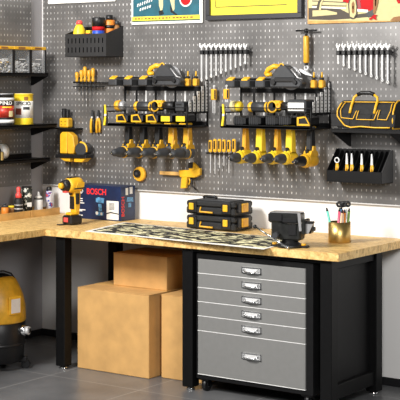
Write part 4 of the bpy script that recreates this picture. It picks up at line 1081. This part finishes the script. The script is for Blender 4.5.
CP([(7, brown_m, [(373.5, -6), (378, -8), (378, 2), (376, 10), (374.6, 14), (373, 13)]), (7, orange, [(375, -4), (376.6, -4), (376, 6), (375, 6)]), (8, red, [(368.5, 18.8), (371, 17.2), (374, 14.5), (377.2, 15), (375.6, 17), (376.5, 19.5), (374.5, 19.8), (373.5, 18.2), (370, 20.2)]), (7, red, [(395, -3), (401, -4), (404, 3), (398, 3.5)]), (7, brown_m, [(394, 17), (408, 15), (408, 20.8), (390, 20.5)])], 'figure', 'red and brown details')
# white framed sheet top left
O = at(48, 4.5, Y=ys); e = at(115, 3, Y=ys); Wp = e.x - O.x; Hp = at(80, -50, Y=ys).z - O.z
wp = thing('poster', 'plain white sheet at the top above the black bin', 'poster', O, group='vintage posters above the tools')
MB().bb(0, Wp, 0, 0.008, 0.003, Hp, paper, 0.001).build('sheet', wp)
MB().bb(0.012, Wp - 0.012, -0.0012, 0, 0.02, Hp - 0.02, white).build('print', wp)

# ------------------------------------------------------------------ things on the worktop
# printed mat
m0 = Vector((-5.62, 6.585)); 
mp = thing('printed_mat', 'black and cream printed sheet with white border lying flat on the worktop', 'printed sheet', (-4.96, 6.83, ZT + 0.0005))
def flatpoly(pts, z0, z1, m):
    mb = MB(); mb.prism([(a - mp.location.x, b - mp.location.y) for a, b in pts], z0, z1, m, 'XY'); return mb
P4 = [at(85, 231.5, Z=ZT), at(264, 249.5, Z=ZT), at(301, 240, Z=ZT), at(124, 222.5, Z=ZT)]
pp = [(q.x, q.y) for q in P4]
flatpoly(pp, 0, 0.0015, paper).build('paper_sheet', mp, 'white border sheet')
c = Vector((sum(a for a, b in pp) / 4, sum(b for a, b in pp) / 4))
ins = [(c.x + (a - c.x) * 0.965, c.y + (b - c.y) * 0.90 + 0.012) for a, b in pp]
flatpoly(ins, 0.0015, 0.002, mat_print).build('printed_area', mp, 'black and cream pattern')

# tool cases
def tool_case(x0, x1, y0, y1, z, h, label):
    r = thing('tool_case', label, 'tool case', ((x0 + x1) / 2, (y0 + y1) / 2, z), group='stacked tool cases on the worktop')
    w, d = (x1 - x0) / 2, (y1 - y0) / 2
    MB().bb(-w, w, -d, d, 0.004, h * 0.52, soft_black, 0.008).bb(-w + 0.02, -w + 0.05, -d + 0.02, d - 0.02, 0, 0.01, black).bb(w - 0.05, w - 0.02, -d + 0.02, d - 0.02, 0, 0.01, black).build('case_body', r)
    lid = MB().bb(-w, w, -d, d, h * 0.54, h - 0.006, soft_black, 0.010)
    lid.bb(-w + 0.05, w - 0.05, -d + 0.03, d - 0.03, h - 0.007, h, dark_grey, 0.003)
    lid.build('lid', r)
    for x in (-w + 0.052, w - 0.062):
        MB().bb(x - 0.036, x + 0.036, -d - 0.012, -d + 0.01, 0.012, h - 0.01, black, 0.006).build('corner_guard', r)
        MB().bb(x - 0.018, x + 0.018, -d - 0.018, -d - 0.011, h * 0.32, h * 0.78, yellow, 0.003).build('latch', r, 'yellow latch')
    MB().tube([(-0.07, -d - 0.001, h * 0.52), (-0.07, -d - 0.014, h * 0.22), (0.03, -d - 0.014, h * 0.2)], 0.006, amber, 8).build('handle', r, 'yellow front handle')
    MB().bb(w - 0.004, w + 0.012, -0.075, 0.075, 0.02, h - 0.01, black, 0.005).build('side_guard', r)
    s = MB(); s.bb(w + 0.011, w + 0.017, -0.045, 0.03, h * 0.25, h * 0.85, yellow, 0.003).bb(w + 0.0165, w + 0.0185, -0.03, 0.012, h * 0.38, h * 0.72, amber)
    s.build('side_latch', r, 'yellow side latch')
    return r
ty0 = at(186, 228.8, Z=ZT)
tx0 = at(185.5, 228.8, Y=7.06).x; tx1 = at(234, 231, Y=7.06).x
zt0 = ZT + 0.0025
tool_case(tx0, tx1, 7.065, 7.28, zt0, 0.094, 'lower black tool case with yellow latches resting on the worktop')
tool_case(tx0, tx1, 7.065, 7.28, zt0 + 0.0945, 0.094, 'upper black tool case with yellow latches, topmost of the two')
hd = thing('carry_handle', 'black carry handle lying on top of the upper tool case', 'handle', ((tx0 + tx1) / 2 - 0.07, 7.18, zt0 + 0.189))
MB().tube([(-0.06, 0, 0.005), (-0.045, 0, 0.013), (0.03, 0, 0.013), (0.045, 0, 0.005)], 0.009, black, 8).build('grip', hd)

# vise
p = at(285.5, 248, Z=ZT)
vs = thing('bench_vise', 'dark cast iron bench vise bolted near the front of the worktop', 'vise', (p.x, p.y + 0.05, ZT), R(14), None, 1.0)
MB().lathe([(0, .075), (.012, .078), (.018, .07), (.03, .05), (.045, .045)], black, seg=28).bb(-0.11, 0.11, -0.025, 0.025, 0, 0.014, black, 0.004).build('swivel_base', vs)
for x in (-0.09, 0.085): MB().cyl((x, -0.01, 0.0145), (x, -0.01, 0.026), 0.014, amber, seg=10).build('bolt', vs, 'yellow bolt')
MB().box((0.01, 0.0, 0.09), (0.13, 0.09, 0.095), vise_steel, 0.01, taper=(1.15, 1)).box((-0.065, 0.0, 0.10), (0.075, 0.085, 0.10), vise_steel, 0.01).build('body', vs)
MB().bb(-0.115, 0.075, -0.05, 0.05, 0.142, 0.20, vise_steel, 0.008).bb(-0.115, -0.03, -0.056, 0.0, 0.15, 0.195, black, 0.004).build('fixed_jaw', vs)
MB().bb(0.085, 0.105, -0.052, 0.05, 0.08, 0.165, vise_steel, 0.004).bb(0.105, 0.135, -0.03, 0.03, 0.085, 0.145, vise_steel, 0.006).bb(-0.1, 0.03, 0.03, 0.045, 0.2, 0.204, trim_steel).bb(0.10, 0.15, -0.04, -0.01, 0.142, 0.156, black, 0.003).build('moving_jaw', vs)
MB().bb(0.04, 0.09, -0.022, 0.022, 0.09, 0.135, black).cyl((0.04, 0, 0.11), (0.15, 0, 0.11), 0.012, dark_grey).build('slide', vs)
MB().tube([(-0.19, -0.07, 0.118), (0.02, -0.115, 0.012)], 0.0055, chrome, 8).ball((-0.19, -0.07, 0.118), (0.012, 0.012, 0.012), black).ball((0.02, -0.115, 0.013), (0.01, 0.01, 0.01), chrome).build('tommy_bar', vs, 'chrome tommy bar')
MB().prism([(0.105, 0.145), (0.15, 0.145), (0.12, 0.085), (0.105, 0.085)], -0.036, -0.03, trim_steel, 'XZ', 0.001).prism([(0.06, 0.20), (0.078, 0.20), (0.086, 0.10), (0.07, 0.10)], -0.054, -0.049, trim_steel, 'XZ', 0.001).build('gusset', vs, 'gusset and pale edges with painted highlight')  # paler steel puts the edge highlights into the colour
MB().bb(0.005, 0.05, -0.0515, -0.044, 0.075, 0.135, black).bb(-0.028, 0.055, -0.0555, -0.05, 0.148, 0.168, black).build('recess_shade', vs)  # raised black patches stand in for the shade inside recesses
MB().bb(-0.11, 0.07, -0.045, 0.045, 0.2, 0.203, trim_steel).build('jaw_cap', vs, 'top jaw plate with painted pale highlight')  # thin plate whose pale colour carries the highlight along the jaw top
MB().cyl((-0.06, -0.04, 0.075), (-0.06, -0.1, 0.075), 0.016, dark_grey).build('screw_boss', vs)

# cup with pens
p = at(339.5, 242.2, Z=ZT)
cup = thing('pen_cup', 'brass gold cup holding pens at the right end of the worktop', 'cup', (p.x, p.y, ZT))
prof = [(0, .066), (.122, .066)]
t = MB(); t.lathe([(0, .064), (.003, .066), (.122, .066), (.122, .0635), (.006, .0635), (.005, 0.0)], gold, seg=40); t.build('cup_body', cup)
cup_o = Vector(cup.location)
pens = [(-0.036, -0.01, -0.22, 0.19, mat('mint', (0.15, 0.62, 0.48), 0.4), 'mint green pen leaning left in the cup', 'pen'),
        (-0.018, -0.02, 0.08, 0.185, mat('rose', (0.75, 0.12, 0.2), 0.4), 'pink pen in the gold cup', 'pen'),
        (0.0, 0.01, 0.06, 0.195, mat('steel_blue', (0.08, 0.22, 0.42), 0.4), 'blue pen in the gold cup', 'pen'),
        (0.014, -0.02, 0.02, 0.172, mat('pencil_white', (0.8, 0.75, 0.7), 0.5), 'white pencil in the gold cup', 'pencil'),
        (0.03, -0.015, 0.0, 0.175, orange, 'orange pen in the gold cup', 'pen'),
        (0.046, 0.012, 0.08, 0.18, mat('leaf_green', (0.25, 0.42, 0.12), 0.4), 'green pen at the right of the gold cup', 'pen'),
        (-0.006, -0.04, 0.10, 0.178, mat('apricot', (0.8, 0.5, 0.3), 0.4), 'peach coloured pen in the gold cup', 'pen')]
rv = Vector((CS, SN, 0)); fv = Vector((-SN, CS, 0))
for (dx, dd, lean, L_, m, lab, nm) in pens:
    base = cup_o + rv * (dx * 0.95) + fv * dd + Vector((0, 0, 0.008))
    L_ += 0.012; d = (rv * lean + Vector((0, 0, 1))).normalized()
    o = thing(nm, lab, nm, base, 0, 'pens in the gold cup')
    MB().cyl((0, 0, 0), d * (L_ - 0.02), 0.0075, m, seg=10).build('barrel', o)
    MB().cyl(d * (L_ - 0.02), d * L_, 0.0078, black if nm == 'pen' else pink_red, 0.004, seg=10).build('cap', o)
for dx, dd, ht, lab in ((0.015, 0.035, 0.213, 'black handled scissors, left of the two pairs in the gold cup'), (0.052, 0.03, 0.215, 'black handled scissors, right of the two pairs in the gold cup')):
    base = cup_o + rv * dx * 0.8 + fv * dd + Vector((0, 0, 0.008))
    o = thing('scissors', lab, 'scissors', base, 0, 'scissors in the gold cup')
    MB().tube([(0, 0, 0), tuple(rv * 0.004 + Vector((0, 0, ht - 0.03)))], 0.005, satin, 6).build('blade', o)
    k = rv * 0.013
    q = MB()
    for s_ in (-1, 1): q.ring(tuple(k * s_ * 0.8 + Vector((0, 0, ht))), 0.012, 0.0075, black, normal=tuple(fv), n=12, seg=6)
    q.build('handle', o, 'black finger loops')

# bench drill
p = at(70, 225, Z=ZT)
make_drill('bench', 'yellow cordless drill standing upright on the worktop by the wooden trays', None, (p.x, p.y + 0.03, ZT + 0.001), R(-8), hang=False, scale=1.04)
dr = [o for o in bpy.data.objects if o.get('label', '').startswith('yellow cordless drill standing')][0]
MB().lathe([(0, 0.02), (0.02, 0.018), (0.024, 0.012)], yellow, (0, -0.09, 0.252), (0, -1, 0)).build('nose', dr, 'yellow nose cap')
MB().box((0, -0.0, 0.298), (0.03, 0.08, 0.012), black, 0.004).build('top_stripe', dr)
MB().prism([(-0.02, 0.235), (0.05, 0.238), (0.055, 0.27), (0.0, 0.272)], 0.044, 0.051, yellow, 'YZ', 0.001).prism([(-0.028, 0.228), (0.056, 0.230), (0.056, 0.238), (-0.024, 0.236)], 0.044, 0.052, black, 'YZ').build('side_cover', dr)
MB().bb(0.027, 0.032, -0.002, 0.03, 0.13, 0.2, black, 0.002).bb(-0.02, 0.02, -0.012, -0.005, 0.1, 0.18, black, 0.002).build('grip_inlay', dr, 'black grip inlay')
MB().bb(-0.045, -0.01, -0.10, -0.03, 0, 0.006, black, 0.002).build('belt_clip', dr)
MB().box((0, -0.052, 0.216), (0.034, 0.05, 0.02), pink_red, 0.004).build('work_light', dr, 'red light housing')

# blue power tool box
yb0 = 7.16
xb0 = at(76, 200, Y=yb0).x; xb1 = at(121, 200, Y=yb0).x; zbt = at(122, 187, Y=yb0).z; hb = zbt - ZT
bx = thing('tool_box', 'navy blue power tool carton printed BOSCH in red on the worktop', 'carton', ((xb0 + xb1) / 2, yb0 + 0.08, ZT + 0.0005))
w = (xb1 - xb0) / 2
MB().bb(-w, w, -0.08, 0.075, 0, hb, navy, 0.001).build('carton', bx)
YFc = -0.081
text('BOSCH', 0.057, (-w + 0.185, YFc, hb - 0.045), mat('logo_red', (0.85, 0.03, 0.03), 0.4), bx, xs=0.95, label='red brand lettering')
text('BOSCH', 0.042, (w + 0.001, -0.058, hb * 0.42), MATS['logo_red'], bx, facing='+X', roll=R(90), label='red vertical lettering')
MB().ring((-w + 0.045, YFc, hb - 0.042), 0.018, 0.0025, paper, n=20).bb(-w + 0.04, -w + 0.05, YFc - 0.001, YFc, hb - 0.056, hb - 0.028, paper).build('emblem', bx, 'white ring emblem')
t = MB()
for z in (0.135, 0.12, 0.105, 0.058, 0.05, 0.02): t.bb(-w + 0.015, -w + 0.015 + random.uniform(0.04, 0.075), YFc - 0.0005, YFc + 0.0005, z, z + 0.006, paper)
t.build('small_print', bx, 'small white print')
dm = mat('print_tool_blue', (0.1, 0.3, 0.55), 0.4, var=0.5, scale=60)
t = MB()
t.prism([(-0.02, 0.12), (0.05, 0.115), (0.055, 0.15), (0.0, 0.155), (-0.02, 0.145)], YFc - 0.0008, YFc, dm).prism([(0.0, 0.11), (0.03, 0.11), (0.035, 0.06), (0.008, 0.06)], YFc - 0.0008, YFc, dm).prism([(-0.025, 0.055), (0.05, 0.055), (0.045, 0.03), (-0.02, 0.03)], YFc - 0.0008, YFc, sky_blue).cyl((-0.01, YFc, 0.045), (-0.01, YFc - 0.001, 0.045), 0.012, paper).cyl((0.03, YFc, 0.042), (0.03, YFc - 0.001, 0.042), 0.01, paper)
t.build('printed_picture', bx, 'blue printed tool picture')
t = MB().bb(w - 0.125, w - 0.02, YFc - 0.001, YFc, 0.008, 0.135, paper)
for k in range(6): t.bb(w - 0.10, w - 0.055, YFc - 0.0016, YFc - 0.001, 0.075 + k * 0.008, 0.079 + k * 0.008, dark_grey)
t.prism([(w - 0.125, 0.05), (w - 0.09, 0.06), (w - 0.02, 0.052), (w - 0.02, 0.045), (w - 0.09, 0.052), (w - 0.125, 0.042)], YFc - 0.0018, YFc - 0.001, black)
t.build('label_sheet', bx, 'white information label')
t = MB().bb(w, w + 0.001, -0.03, -0.003, hb - 0.06, hb - 0.012, paper).bb(w, w + 0.001, 0.015, 0.045, hb - 0.055, hb - 0.008, satin)
t.build('label_sheet', bx, 'small white end labels')
MB().prism([(-0.02, 0.13), (0.055, 0.125), (0.05, 0.155), (-0.01, 0.16)], w, w + 0.001, dm, 'YZ').prism([(0.0, 0.12), (0.03, 0.12), (0.03, 0.09), (0.0, 0.09)], w, w + 0.001, dm, 'YZ').build('printed_picture', bx, 'blue printed tool picture')
